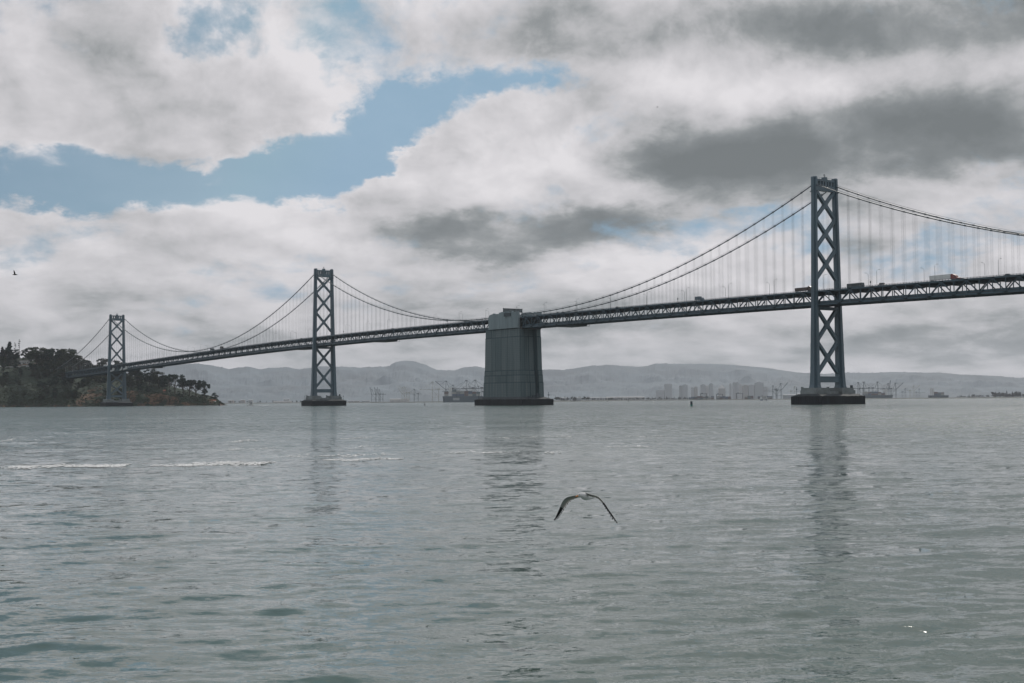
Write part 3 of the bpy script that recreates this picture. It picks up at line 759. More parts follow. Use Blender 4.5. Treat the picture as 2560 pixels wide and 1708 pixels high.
# ------------------------------------------------------------------ street lamps on the upper deck
LAMPM = mat('lamp_steel', (.20, .23, .24), .5)
def lamp(arm):
    t = thing('street_lamp', 'x', 'street lamp')
    m = MB(); m.tube([(0, 0, 0), (0, 0, 9.6), (0, arm*.5, 10.4), (0, arm*2.2, 10.9)], [.13, .1, .08, .07], 5); m.build('pole', LAMPM, t)
    m = MB(); m.box(-.2, .2, min(arm*2.0, arm*3.1), max(arm*2.0, arm*3.1), 10.8, 11.02); m.build('lamp_head', LAMPM, t)
    return t
LN, LF = lamp(1), lamp(-1); first = {1: LN, -1: LF}; usedl = set()
s_near = on_plane(2192.3, 710, -9.4).x; s_far = on_plane(2170.9, 710, 9.4).x
def where(s):
    if s > W3: return 'right of the nearest tower'
    if s > 20: return 'between the nearest tower and the anchorage'
    if s > W5: return 'between the anchorage and the middle tower'
    if s > W6: return 'between the middle and most distant towers'
    return 'left of the most distant tower'
for base, arm, y, nm in ((s_near, 1, -9.45, 'near'), (s_far, -1, 9.45, 'far')):
    for k in range(-40, 6):
        s = base+45.72*k
        if not (-1420 < s < 735) or min(abs(s-W3), abs(s-W5), abs(s-W6)) < 3: continue
        if -22 < s < 27: s += 4
        o = first[arm] if arm not in usedl else copy_tree(first[arm]); usedl.add(arm)
        o.location = (s, y, zt(s)+.33)
        o['label'] = 'slim lamp on the %s parapet %s' % (nm, where(s)); o['group'] = 'street lamps on the upper deck, %s side, %s' % (nm, where(s))
# small roadside signal posts
for px, y, lab in ((2178, -9.4, 'short dark signal post on the deck just right of the nearest tower'), (1695, -9.4, 'short dark signal post on the deck left of the box truck'),
              (1118, -9.4, 'dark square sign on a post on the deck left of the anchorage'), (859, -9.4, 'short dark signal post on the deck right of the middle tower')):
    s = on_plane(px, 800, y).x; z = zt(s)+.33
    o = thing('signal_post', lab, 'signal post', (s, y, z)); big = px == 1118
    m = MB(); m.tube([(0, 0, 0), (0, 0, 3.2)], .12, 5); m.build('pole', DARKM, o)
    m = MB(); w_ = .95 if big else .3; m.box(-w_, w_, -.2, .2, 2.4, 4.6 if big else 3.7); m.build('sign_head' if big else 'signal_head', DARKM, o)

# ------------------------------------------------------------------ vehicles
def cm(n, c, r=.4): return mat('paint_'+n, c, r)
GLASS = mat('vehicle_glass', (.02, .03, .035), .15); TYRE = mat('tyre_rubber', (.02, .02, .02), .9)
def wheel(t, x, y, r=.5):
    m = MB(); n = 12
    m.add([(x+r*math.cos(2*math.pi*k/n), y+yy, r+r*math.sin(2*math.pi*k/n)) for yy in (-.15, .15) for k in range(n)],
          [tuple(range(n)), tuple(range(2*n-1, n-1, -1))]+[(k, n+k, n+(k+1) % n, (k+1) % n) for k in range(n)])
    m.build('wheel', TYRE, t)
def put_vehicle(t, px, py, Y, lower=False, face=1):
    s = on_plane(px, py, Y).x; z = (zb(s)+1.05) if lower else (zt(s)+.33)
    t.location = (s, Y, z); t.rotation_euler = (0, 0, 0 if face > 0 else math.pi)
    return t
def car(label, colr, kind='car', name='car'):
    t = thing(name, label, kind)
    L, Wd, H = (4.6, .9, 1.45) if kind == 'car' else (5.4, 1.0, 2.1)
    m = MB(); m.extr([(-L/2, .35), (L/2, .35), (L/2, .75), (L/2-.9, .95), (-L/2+.1, 1.0), (-L/2, .8)], 'y', -Wd, Wd); m.build('body', colr, t)
    m = MB(); m.extr([(-L/2+.3, .98), (L/2-1.1, .95), (L/2-1.8, H), (-L/2+.8, H)], 'y', -Wd*.85, Wd*.85); m.build('cabin', GLASS, t)
    m = MB(); m.box(-L/2+.8, L/2-1.8, -Wd*.84, Wd*.84, H, H+.06); m.build('roof', colr, t)
    for x in (-L/2+.8, L/2-.8):
        for y in (-Wd+.1, Wd-.1): wheel(t, x, y, .33)
    return t
def truck(label, trail, cab, L=14.5, Hh=4.0, name='semi_truck', kind='truck', cabL=3.6, rounded=True):
    t = thing(name, label, kind)
    m = MB(); m.box(-L/2-cabL/2, L/2-cabL/2-.3, -1.28, 1.28, 1.15, Hh); m.build('trailer' if L > 9 else 'cargo_box', trail, t)
    x0 = L/2-cabL/2
    m = MB()
    if rounded: m.extr([(x0, .6), (x0+5.4, .6), (x0+5.5, 1.5), (x0+3.9, 1.9), (x0+3.4, 2.75), (x0+2.2, 3.5), (x0+1.0, 3.95), (x0, 4.0)], 'y', -1.22, 1.22)
    else: m.extr([(x0, .6), (x0+2.6, .6), (x0+2.6, 1.7), (x0+2.0, 2.6), (x0, 2.7)], 'y', -1.15, 1.15)
    c = m.build('cab', cab, t)
    m = MB()
    if rounded: m.extr([(x0+2.6, 2.0), (x0+3.7, 2.0), (x0+3.45, 2.7), (x0+2.6, 2.7)], 'y', -1.25, 1.25)
    else: m.extr([(x0+1.1, 1.7), (x0+2.3, 1.7), (x0+1.9, 2.45), (x0+1.1, 2.45)], 'y', -1.18, 1.18)
    m.build('window', GLASS, c)
    for x in ([-L/2-.4, -L/2+.9, x0+.9, x0+4.4] if L > 9 else [-L/2+.6, x0+1.6]):
        for y in (-1.1, 1.1): wheel(t, x, y, .5)
    return t
WHT = cm('white', (.62, .66, .66)); RED = cm('red', (.19, .035, .035)); NAVY = cm('teal', (.03, .06, .07)); BRN = cm('brown', (.055, .038, .034)); SILV = cm('silver', (.4, .42, .43)); BLK = cm('black', (.015, .017, .02))
put_vehicle(truck('semi truck with a long white trailer and red cab driving on the upper deck', WHT, RED, 16.0), 2359, 690, -6.5)
put_vehicle(truck('small blue grey box truck alone on the upper deck left of the nearest tower', cm('blue_grey', (.08, .13, .16)), cm('blue_grey2', (.10, .16, .2)), 5.2, 3.6, 'box_truck', 'truck', 2.0, False), 1748, 745, -6.5)
put_vehicle(truck('brown flat sided trailer truck just left of the nearest tower', BRN, BRN, 12.0, 3.4, 'trailer_truck', 'truck', 3.4, True), 2011, 727, -6.5)
def bus(label):
    t = thing('bus', label, 'bus')
    m = MB(); m.extr([(-6.5, .5), (6.4, .5), (6.5, 1.6), (6.2, 3.3), (-6.4, 3.3), (-6.5, 2.4)], 'y', -1.27, 1.27); m.build('body', NAVY, t)
    for k in range(7):
        m = MB(); m.box(-5.9+k*1.7, -4.4+k*1.7, -1.3, 1.3, 1.7, 2.7); m.build('window', GLASS, t)
    for x in (-4, 4.2):
        for y in (-1.1, 1.1): wheel(t, x, y, .5)
    return t
put_vehicle(bus('long dark bus on the upper deck just right of the nearest tower'), 2139, 713, -6.5)
put_vehicle(car('pale van on the upper deck between the dark bus and the semi truck', SILV, 'van', 'van'), 2206, 706, -6.5)
for px, py, Y, c, lab, low in ((2521, 685, -6.5, BLK, 'dark car on the upper deck at the far right of the picture', 0), (2405, 693, -3, BLK, 'black car just ahead of the red cabbed semi truck', 0),
        (1545, 768, -6.5, BLK, 'black car on the upper deck halfway between anchorage and nearest tower', 0), (1396, 781, -6.5, BLK, 'left of two dark cars on the upper deck just right of the anchorage', 0),
        (1409, 780, -6.5, NAVY, 'right of two dark cars on the upper deck just right of the anchorage', 0), (1336, 787, -6.5, WHT, 'white car on the upper deck beside the sign gantry', 0),
        (1166, 803, -6.5, SILV, 'silver car on the upper deck left of the anchorage', 0), (982, 824, -6.5, WHT, 'white car on the upper deck between anchorage and middle tower', 0),
        (754, 848, -6.5, BLK, 'black car on the upper deck just left of the middle tower', 0), (681, 857, -6.5, SILV, 'silver car on the upper deck left of the middle tower', 0),
        (2497, 717, -6.5, BLK, 'dark car on the lower deck near the right edge of the picture', 1), (2552, 712, -6.5, NAVY, 'dark car on the lower deck at the right edge, ahead of another', 1),
        (1552, 796, -6.5, RED, 'red car on the lower deck between anchorage and nearest tower', 1)):
    put_vehicle(car(lab, c), px, py, Y, bool(low))
put_vehicle(truck('dark box truck on the upper deck where the main cables dip lowest', NAVY, NAVY, 7, 3.6, 'box_truck', 'truck', 2.2, False), 531, 871, -6.5)
put_vehicle(truck('dark tall truck on the upper deck right of where the cables dip lowest', BLK, BLK, 5.5, 4.2, 'box_truck', 'truck', 2.2, False), 555, 868, -6.5)
put_vehicle(truck('white trailer truck on the deck just left of the most distant tower', WHT, WHT, 10, 3.6, 'trailer_truck', 'truck', 2.4, False), 264, 912, -6.5)
put_vehicle(car('white van on the deck in front of the dark island trees', WHT, 'van', 'van'), 182, 925, -6.5)

# ------------------------------------------------------------------ wooded island
import mathutils.noise as mn
D0 = 2290.0
def isl_pt(px, dep, z=0.0): return gp(px, dep, z)
# ridge height of the bare ground, by photograph column, at depth ~ D0+260
GR = [(-400, 78), (-100, 92), (0, 92), (60, 88), (75, 84), (110, 84), (180, 82), (205, 66), (235, 60), (300, 58), (340, 52), (380, 44), (410, 36), (440, 28), (470, 25), (500, 19), (520, 16), (535, 13), (550, 6), (563, .5), (575, -3), (640, -6)]
def ridge(px): return float(np.interp(px, [a for a, b in GR], [b for a, b in GR]))
def isl_h(px, v):
    # v: metres behind the front shoreline
    r = ridge(px); W_ = 60+r*2.6
    u = v/W_
    if u <= 0: return -4.0 + 4*math.exp(v/6) - .5
    prof = (1-(1-min(u, 1))**1.7)
    back = max(0.0, (v-W_-260)/200.0)
    nz = mn.fractal(Vector((px*.018, v*.016, 3.1)), 1.0, 2.1, 5)
    cliff = 9*math.exp(-((u-.12)/.1)**2)*(1 if 300 < px < 560 else .4)
    h = r*prof + cliff*min(1, r/25) + nz*5.5*min(1, r/25)*min(1, u*6)
    h -= back*back*40
    return h
def shore(px):    # depth of the front shore line, with small coves
    return D0 + 34*math.sin(px*.021+.6) + 14*math.sin(px*.067) - (90 if px < 120 else 90*max(0, 1-(px-120)/120.0))*.8 + (10 if px > 420 else 0)
def island():
    pxs = np.arange(-500, 641, 4.0); vs_ = np.concatenate([[-25, -8, -2], np.arange(2, 60, 5), np.arange(60, 700, 14)])
    V = []; F = []
    for v in vs_:
        for px in pxs:
            p = isl_pt(px, shore(px)+v, 0); V.append((p.x, p.y, isl_h(px, v)))
    n = len(pxs)
    for i in range(len(vs_)-1):
        for j in range(n-1): F.append((i*n+j, i*n+j+1, (i+1)*n+j+1, (i+1)*n+j))
    me = bpy.data.meshes.new('island_ground'); me.from_pydata(V, [], F)
    m = bpy.data.materials.new('island_earth'); m.use_nodes = True; nn = NT(m.node_tree); b = nn.n['Principled BSDF']; b.inputs['Roughness'].default_value = .95
    geo = nn.node('ShaderNodeNewGeometry'); pos = geo.outputs['Position']
    n1_ = nn.noise(pos, .035, 5, .6).outputs[0]; n2_ = nn.noise(pos, .22, 6, .65).outputs[0]
    earth = nn.ramp(n2_, [(.3, (.035, .027, .018)), (.5, (.10, .062, .036)), (.7, (.19, .125, .072))])
    green = nn.ramp(n2_, [(.35, (.010, .024, .017)), (.65, (.026, .046, .024))])
    at = nn.node('ShaderNodeAttribute', attribute_name='bare')
    k = nn.step(nn.m('ADD', nn.m('MULTIPLY', nn.m('SUBTRACT', n1_, .5), 1.4), at.outputs['Fac']), .42, .58)
    nn.l.new(nn.mix(k, green, earth), b.inputs['Base Color'])
    bp = nn.node('ShaderNodeBump'); bp.inputs[1].default_value = 2.5; nn.l.new(nn.noise(pos, .3, 5, .65).outputs[0], bp.inputs['Height']); nn.l.new(bp.outputs[0], b.inputs['Normal'])
    me.materials.append(m)
    a = me.attributes.new('bare', 'FLOAT', 'POINT'); vals = []
    for v in vs_:
        for px in pxs: vals.append(bare(px, v))
    a.data.foreach_set('value', vals)
    struct(link('island_ground', me))
def bare(px, v):
    b = 0.12
    for (cx, cv, rx, rv, wt) in ((225, 30, 42, 42, .75), (330, 35, 26, 45, .75), (385, 30, 34, 38, .85), (420, 18, 30, 22, .7), (530, 22, 22, 30, .7), (195, 8, 15, 12, .6), (60, 190, 40, 40, .75), (250, 60, 14, 16, .5), (555, 10, 12, 18, .9), (130, 210, 24, 14, .4)):
        b = max(b, wt*math.exp(-((px-cx)/rx)**2-((v-cv)/rv)**2))
    if v < 4: b = max(b, .42)
    return b
island()
# trees -----------------------------------------------------------
BARK = mat('bark', (.06, .05, .04), .9)
def leafmat(name, c):
    def bld(n, b, pos):
        oi = n.node('ShaderNodeObjectInfo').outputs['Random']
        nz = n.noise(pos, .35, 3, .6).outputs[0]
        k = n.m('MULTIPLY_ADD', n.m('SUBTRACT', nz, .5), 1.6, n.m('MULTIPLY_ADD', oi, .5, .25), clamp=True)
        n.l.new(n.mix(k, tuple(x*.5 for x in c), tuple(x*1.45 for x in c)), b.inputs['Base Color'])
    return mat(name, c, .8, build=bld, spec=.2)
LEAF = leafmat('leaf_dark', (.016, .034, .026)); LEAF2 = leafmat('leaf_olive', (.034, .046, .026)); LEAF3 = leafmat('leaf_cypress', (.012, .027, .024))
def crown_mesh(kind, seed, leaf):
    r = random.Random(seed); V = []; F = []
    def leafq(c, s):
        n = Vector((r.gauss(0, 1), r.gauss(0, 1), r.gauss(.5, 1))).normalized()
        a = n.orthogonal().normalized(); b = n.cross(a); an = r.random()*6.28
        a, b = a*math.cos(an)+b*math.sin(an), b*math.cos(an)-a*math.sin(an)
        o = len(V); e = r.uniform(.5, 1)
        V.extend([c+a*s, c+b*s*e, c-a*s*r.uniform(.6, 1), c-b*s*e]); F.append((o, o+1, o+2, o+3))
    cl = []
    if kind == 'broad':      # eucalyptus like: clumpy layered dome with gaps
        for i in range(r.randint(20, 25)):
            an = r.random()*6.28; rr = r.random()**.6*5.4; z = r.uniform(3.2, 14.8)
            rr *= math.sqrt(max(.12, 1-((z-8.6)/7.4)**2)); cl.append((Vector((math.cos(an)*rr, math.sin(an)*rr, z)), r.uniform(1.5, 2.9)))
    elif kind == 'flat':     # flat topped umbrella crown on bare trunks
        for i in range(15):
            an = r.random()*6.28; rr = r.random()**.5*7.2; z = 11.5-.06*rr*rr+r.uniform(-2.2, 1.0); cl.append((Vector((math.cos(an)*rr, math.sin(an)*rr, z)), r.uniform(1.3, 2.4)))
    elif kind == 'cone':
        for i in range(17):
            u = i/16; an = r.random()*6.28; z = 2.5+15.5*u; rr = (1-u)*2.8*r.uniform(.3, 1); cl.append((Vector((math.cos(an)*rr, math.sin(an)*rr, z)), 2.2*(1-u)+.7))
    elif kind == 'pine':     # thin tiers on a tall bare stem
        for i in range(11):
            z = 6+i*1.5+r.uniform(-.4, .4); an = r.random()*6.28; rr = r.uniform(.3, 2.0)*(1-i*.05); cl.append((Vector((math.cos(an)*rr, math.sin(an)*rr, z)), r.uniform(.6, 1.15)))
    elif kind == 'bush':
        for i in range(7):
            an = r.random()*6.28; rr = r.random()*2.2; cl.append((Vector((math.cos(an)*rr, math.sin(an)*rr, r.uniform(.8, 2.6))), r.uniform(1.0, 1.7)))
    for c, rad in cl:
        k = int(30+44*rad) if kind != 'pine' else int(34*rad)+14
        for _ in range(k):
            d = Vector((r.gauss(0, 1), r.gauss(0, 1), r.gauss(0, .75)))
            d = d.normalized()*rad*r.random()**.42; d.z *= (.62 if kind != 'pine' else .35)
            leafq(c+d, r.uniform(.28, .58)*(.8 if kind == 'pine' else 1))
    me = bpy.data.meshes.new('crown'); me.from_pydata([tuple(v) for v in V], [], F); me.materials.append(leaf)
    tb = MB(); H = {'broad': 9, 'flat': 9.5, 'cone': 12, 'pine': 21, 'bush': 1.2}[kind]
    tb.tube([(0, 0, -2), (r.uniform(-.3, .3), 0, H*.5), (r.uniform(-.5, .5), r.uniform(-.4, .4), H)], [.45, .33, .16] if kind != 'pine' else [.35, .25, .08], 6)
    if kind in ('broad', 'flat'):
        for c, rad in cl[::2]:
            tb.tube([(0, 0, H*r.uniform(.25, .55)), tuple(c*.55+Vector((0, 0, H*.2))), tuple(c)], [.2, .14, .06], 4)
    tm = tb.mesh('trunk'); tm.materials.append(BARK)
    return me, tm
PROT = {}
for kind, seeds in (('broad', (1, 2, 3, 4, 5)), ('flat', (11, 12, 13)), ('cone', (21, 22)), ('pine', (31, 32)), ('bush', (41, 42, 43))):
    for i, sd in enumerate(seeds):
        lf = {'broad': (LEAF, LEAF2, LEAF, LEAF, LEAF2)[i % 5], 'flat': LEAF, 'cone': LEAF3, 'pine': LEAF3, 'bush': (LEAF2, LEAF, LEAF2)[i % 3]}[kind]
        PROT.setdefault(kind, []).append(crown_mesh(kind, sd, lf))
def tree(kind, loc, sc, label, group=None, var=None, sxy=None, name=None):
    nm = name or {'broad': 'eucalyptus_tree', 'flat': 'spreading_tree', 'cone': 'cypress_tree', 'pine': 'pine_tree', 'bush': 'shrub'}[kind]
    t = thing(nm, label, 'tree' if kind != 'bush' else 'shrub', loc, random.random()*6.28, group)
    cm_, tm_ = PROT[kind][(var if var is not None else random.randrange(99)) % len(PROT[kind])]
    sx = sxy or sc
    t.scale = (sx, sx, sc)
    link('crown', cm_, t); link('trunk', tm_, t)
    return t
def top_tree(kind, px, ptop, dv, label, hscale=None, var=None, wide=1.0):
    """tree whose top reaches the photograph's row ptop at depth shore+dv"""
    dep = shore(px)+dv; ptp = pt(px, ptop, dep); g0 = isl_h(px, dv)
    nat = {'broad': 16.2, 'flat': 13.3, 'cone': 19.0, 'pine': 22.3}[kind]
    sc = max(.25, (ptp.z-g0)/nat)
    return tree(kind, (ptp.x, ptp.y, g0), sc, label, None, var, sc*wide if wide != 1.0 else None)
hero = [('cone', 24, 853, 235, 'tall dense pointed cypress tree on the island crest at far left', 1.7), ('cone', 6, 866, 235, 'pointed dark cypress at the left edge of the picture on the island crest', 1.6), ('broad', 15, 872, 225, 'rounded dark tree between the two cypresses on the island crest', 1.2), ('broad', 33, 872, 215, 'rounded dark tree beneath the tall sparse pines', 1.1), ('broad', -12, 868, 225, 'rounded dark tree cut by the left picture edge', 1.2), ('broad', 106, 869, 195, 'dense tree filling the gap right of the large round crest tree', 1.2), ('broad', 170, 874, 190, 'dense low tree under the right half of the crest grove', 1.2), ('broad', 148, 874, 190, 'dense low tree under the middle of the crest grove', 1.2),
        ('pine', 38, 855, 230, 'left of two tall sparse pines standing above the island crest', .9), ('pine', 48, 847, 230, 'right and taller of two sparse pines above the island crest', .9),
        ('broad', 64, 869, 230, 'small open tree beside the white house on the island crest', .8), ('broad', 92, 864, 190, 'large round dark tree right of the white house on the crest', 1.35),
        ('broad', 122, 871, 200, 'open crowned tree in the middle of the island crest grove', 1.05), ('broad', 139, 869, 205, 'tallest open crowned tree of the crest grove right of the round dark tree', 1.0),
        ('broad', 158, 870, 205, 'wide open crowned tree in the right half of the crest grove', 1.15), ('broad', 181, 870, 200, 'rightmost tall tree of the crest grove, above the bridge cable', 1.1),
        ('broad', 196, 886, 170, 'round tree stepping down the right end of the crest grove', 1.0), ('broad', 222, 899, 170, 'open tree between the crest grove and the most distant tower', .9),
        ('broad', 250, 894, 175, 'tall open tree just left of the most distant tower', .9), ('broad', 268, 895, 170, 'tall open tree right behind the most distant tower', .9),
        ('broad', 291, 899, 165, 'open tree seen through the most distant tower', .9), ('broad', 308, 903, 165, 'dark tree just right of the most distant tower above the deck', .9),
        ('broad', 345, 922, 110, 'tall brownish tree below the deck right of the most distant tower', 1.1), ('broad', 374, 920, 105, 'tall dense tree under the bridge deck', 1.05), ('broad', 396, 926, 100, 'dense tree whose crown slopes down towards the headland', 1.15),
        ('broad', 412, 936, 90, 'dark tree at the right end of the dense wood', 1.0), ('flat', 424, 932, 82, 'small round crowned tree left of the tallest headland tree', .6), ('flat', 438, 929.5, 78, 'tallest spreading tree on the headland with a leaning trunk', .85),
        ('flat', 458, 942, 70, 'spreading tree left of centre of the headland row', .75), ('flat', 474, 943, 66, 'wide flat topped tree in the middle of the headland row', .95), ('flat', 490, 945, 62, 'wide tree right of centre in the headland row', .85),
        ('flat', 510, 950, 55, 'last tall round headed tree of the headland row', .7), ('broad', 512, 970, 40, 'low dark tree beneath the last tall headland tree', .9), ('broad', 535, 981, 34, 'small round tree over the little red roofed house on the point', 1.1)]
for i, (k, px, py, dv, lab, wd) in enumerate(hero):
    dep = shore(px)+dv; sc_nat = (pt(px, py, dep).z-isl_h(px, dv))/{'broad': 16.2, 'flat': 13.3, 'cone': 19.0, 'pine': 22.3}[k]
    top_tree(k, px, py, dv, lab, var=i, wide=wd if abs(wd-1) > 1e-3 else 1.0)
# the wood on the slopes
def wlab(px, v, hh):
    a = 'tall' if hh > 13 else ('rounded' if hh > 9 else 'low')
    b = 'near the waterline' if v < 60 else ('halfway up the slope' if v < 150 else 'high on the slope')
    c = 'at the left edge' if px < 60 else ('left of the island pier' if px < 115 else ('between island pier and far tower' if px < 240 else ('behind the far tower' if px < 325 else ('right of the far tower' if px < 400 else 'before the headland'))))
    return '%s tree of the island wood %s, %s' % (a, b, c)
cnt = 0
for _ in range(4000):
    if cnt >= 268: break
    px = random.uniform(-60, 520); v = random.uniform(14, 60+ridge(px)*2.6+60)
    if random.random() < .35: px = random.uniform(75, 330); v = random.uniform(110, 235)
    if bare(px, v) > .34: continue
    if px > 430 and v > 60: continue
    dep = shore(px)+v; g0 = isl_h(px, v)
    if g0 < 2.5: continue
    # keep below the skyline read from the photograph
    sky = np.interp(px, [-60, 0, 10, 20, 30, 36, 70, 80, 110, 180, 200, 215, 300, 340, 400, 420, 450, 500, 520], [870, 872, 878, 874, 880, 884, 884, 878, 878, 878, 898, 910, 908, 924, 934, 945, 972, 978, 990])
    hmax = pt(px, float(sky), dep).z-g0
    hh = random.uniform(10, 18)
    if hmax < 4: continue
    hh = min(hh, hmax); p = gp(px, dep, g0-.8)
    if px > 415: hh = min(hh, 6)
    if hh < 6:
        tree('bush', p, hh/3.6, 'low dark shrub among the trees on the island slope', 'shrubs on the island slope')
    else: tree('broad', p, hh/16.2, wlab(px, v, hh), 'trees of the island wood', sxy=hh/16.2*random.uniform(.9, 1.2)); 
    cnt += 1
# scrub mass on lower slopes
def scrub():
    V = []; F = []; r = random.Random(5)
    for _ in range(3400):
        px = r.uniform(-40, 560); v = abs(r.gauss(0, 1))*34+3 if r.random() < .6 else r.uniform(5, 60+ridge(px)*2.2)
        if bare(px, v)*1.15 > r.random()+.18: continue
        g0 = isl_h(px, v)
        if g0 < 1.2: continue
        c = gp(px, shore(px)+v, g0+.4); rad = r.uniform(.9, 2.4)*(1 if px < 430 else .7)
        for k in range(int(12*rad)+6):
            d = Vector((r.gauss(0, 1), r.gauss(0, 1), abs(r.gauss(0, 1)))).normalized()*rad*r.random()**.4
            cc = c+Vector((d.x*1.3, d.y*1.3, d.z*.8)); s = r.uniform(.3, .7)
            n = Vector((r.gauss(0, 1), r.gauss(0, 1), r.gauss(.6, 1))).normalized(); a = n.orthogonal().normalized(); b = n.cross(a)
            o = len(V); V.extend([tuple(cc+a*s), tuple(cc+b*s*.7), tuple(cc-a*s), tuple(cc-b*s*.7)]); F.append((o, o+1, o+2, o+3))
    me = bpy.data.meshes.new('scrub'); me.from_pydata(V, [], F); me.materials.append(LEAF2)
    o = link('scrub', me); o['kind'] = 'stuff'; o['label'] = 'low dark scrub covering the island slopes and bluffs'; o['category'] = 'scrub'
scrub()
# shore rocks
ROCK = mat('shore_rock', (.05, .042, .036), .95, 0, .4, .3)
def rocks():
    m = MB(); r = random.Random(9)
    for _ in range(420):
        px = r.uniform(-30, 568); v = r.uniform(-5, 7); p = gp(px, shore(px)+v, max(-.3, isl_h(px, v)-.3)); s = r.uniform(.6, 2.2)
        vs = [p+Vector((r.uniform(.6, 1)*s*math.cos(a)*math.cos(e), r.uniform(.6, 1)*s*math.sin(a)*math.cos(e), s*.8*math.sin(e))) for e in (-.5, .5) for a in [k*1.2566 for k in range(5)]]
        m.add(vs+[p+Vector((0, 0, s*.8))], [(4, 3, 2, 1, 0)]+[(i, (i+1) % 5, 5+(i+1) % 5, 5+i) for i in range(5)]+[(5+i, 5+(i+1) % 5, 10) for i in range(5)])
    o = m.build('shore_rocks', ROCK); o['kind'] = 'stuff'; o['label'] = 'dark boulders along the island waterline'; o['category'] = 'rocks'
rocks()
# houses and a wall on the island
def house(name, label, px, dep, z, L, Wd, H, wallm, roofm, nwin=3, roofh=1.6):
    p = gp(px, dep, z); t = thing(name, label, 'house', p, math.atan2(RH.y, RH.x))
    m = MB(); m.box(-L/2, L/2, -Wd/2, Wd/2, -2.5, H); m.build('wall', wallm, t)
    m = MB(); m.extr([(-Wd/2-.4, H), (Wd/2+.4, H), (0, H+roofh)], 'x', -L/2-.4, L/2+.4); m.build('roof', roofm, t)
    for k in range(nwin):
        x = -L/2+L*(k+.5)/nwin; m = MB(); m.box(x-.6, x+.6, -Wd/2-.08, -Wd/2+.1, H*.35, H*.75); m.build('window', GLASS, t)
    return t
HW = mat('house_white', (.40, .42, .42), .8); RR = mat('roof_red', (.25, .09, .05), .8); RG = mat('roof_grey', (.12, .13, .13), .8); HO = mat('house_ochre', (.20, .13, .09), .8)
house('house', 'long pale house on the island crest among the trees', 61, shore(61)+205, isl_h(61, 205)-1, 16, 8, 5.2, HW, RG, 5)
house('house', 'little white hut below the long pale house on the crest', 69, shore(69)+165, isl_h(69, 165)-1, 4, 4, 2.6, HW, RG, 1)
house('house', 'small house with a red roof and white wall on the rocky point', 531, shore(531)+24, isl_h(531, 24)-.5, 11, 6, 3.0, HW, RR, 3)
house('house', 'tiny ochre house between the trees left of the headland row', 412, shore(412)+70, isl_h(412, 70)-1, 5, 5, 3.6, HO, RR, 1)
m = MB(); w0 = None
for k in range(12):
    pa, pb = -30+k*8, -30+(k+1)*8; a = gp(pa, shore(pa)+168, isl_h(pa, 168)); b = gp(pb, shore(pb)+168, isl_h(pb, 168))
    m.beam(a+Vector((0, 0, .7)), b+Vector((0, 0, .7)), .4, 2.2)
tag(m.build('retaining_wall', HW), 'low pale retaining wall along the road on the island crest at far left', 'wall')
m = MB()
for k in range(4):
    pa, pb = 413+k*5.5, 413+(k+1)*5.5; m.beam(gp(pa, shore(pa)-3, .6), gp(pb, shore(pb)-3, .6), 3, 1.4)
tag(m.build('seawall', mat('seawall_stone', (.28, .24, .19), .9)), 'short pale sea wall at the foot of the island bluff', 'wall')

# ------------------------------------------------------------------ far shore
LAND = mat('far_land', (.06, .07, .055), .95, 0, .35, .01)
def farland():
    # nearer shore edge depth by column
    E = [(300, 6800), (560, 6600), (900, 6200), (1030, 5400), (1210, 5000), (1380, 4700), (1520, 5200), (1530, 6600), (1600, 6400), (1900, 6000), (2150, 5600), (2560, 5200), (3000, 5000), (3600, 5000)]
    V = []; F = []; cols = list(range(-600, 3601, 20)); rows = [0, 6, 14, 40, 400, 1500, 4000, 7000, 9500]
    for r_ in rows:
        for px in cols:
            e = float(np.interp(px, [a for a, b in E], [b for a, b in E])); p = gp(px, e+r_, 0)
            z = {0: -.6, 6: 1.2, 14: 2.6}.get(r_, 3.2)+mn.noise(Vector((px*.03, r_*.01, 0)))*.9*(r_ > 6)
            V.append((p.x, p.y, z))
    n = len(cols)
    for i in range(len(rows)-1):
        for j in range(n-1): F.append((i*n+j, i*n+j+1, (i+1)*n+j+1, (i+1)*n+j))
    me = bpy.data.meshes.new('far_shore_land'); me.from_pydata(V, [], F); me.materials.append(LAND); struct(link('far_shore_land', me))
farland()
HILLM = mat('hazed_hill_woods', (.085, .118, .14), .95, 0, .25, .0012)  # woods lightened and blued, part of the distance haze is in this colour
RID = [(-600, 915), (0, 915), (396, 914.5), (430, 912.5), (488, 909), (520, 912), (546, 917), (573, 923), (594, 919), (624, 917), (647, 923.7), (670, 920.6), (721, 918), (736, 922), (751, 923.7), (777, 920), (800, 916), (846, 917), (900, 919), (973, 916), (988, 905.4),
       (1013, 902), (1036, 903.4), (1061, 911), (1091, 924.5), (1112, 926), (1138, 926), (1159, 919), (1190, 916), (1212, 920), (1280, 926), (1355, 925), (1380, 923.7), (1410, 925), (1447, 920), (1478, 914.6), (1531, 913), (1570, 916), (1600, 917.6), (1620, 915), (1639, 909), (1700, 910), (1778, 910),
       (1862, 915), (1923, 920.7), (1969, 927.6), (2000, 932), (2060, 935), (2119, 932), (2178, 933), (2227, 930), (2315, 932), (2354, 932), (2394, 936), (2491, 940), (2540, 945), (2560, 944), (2800, 955), (3400, 965)]
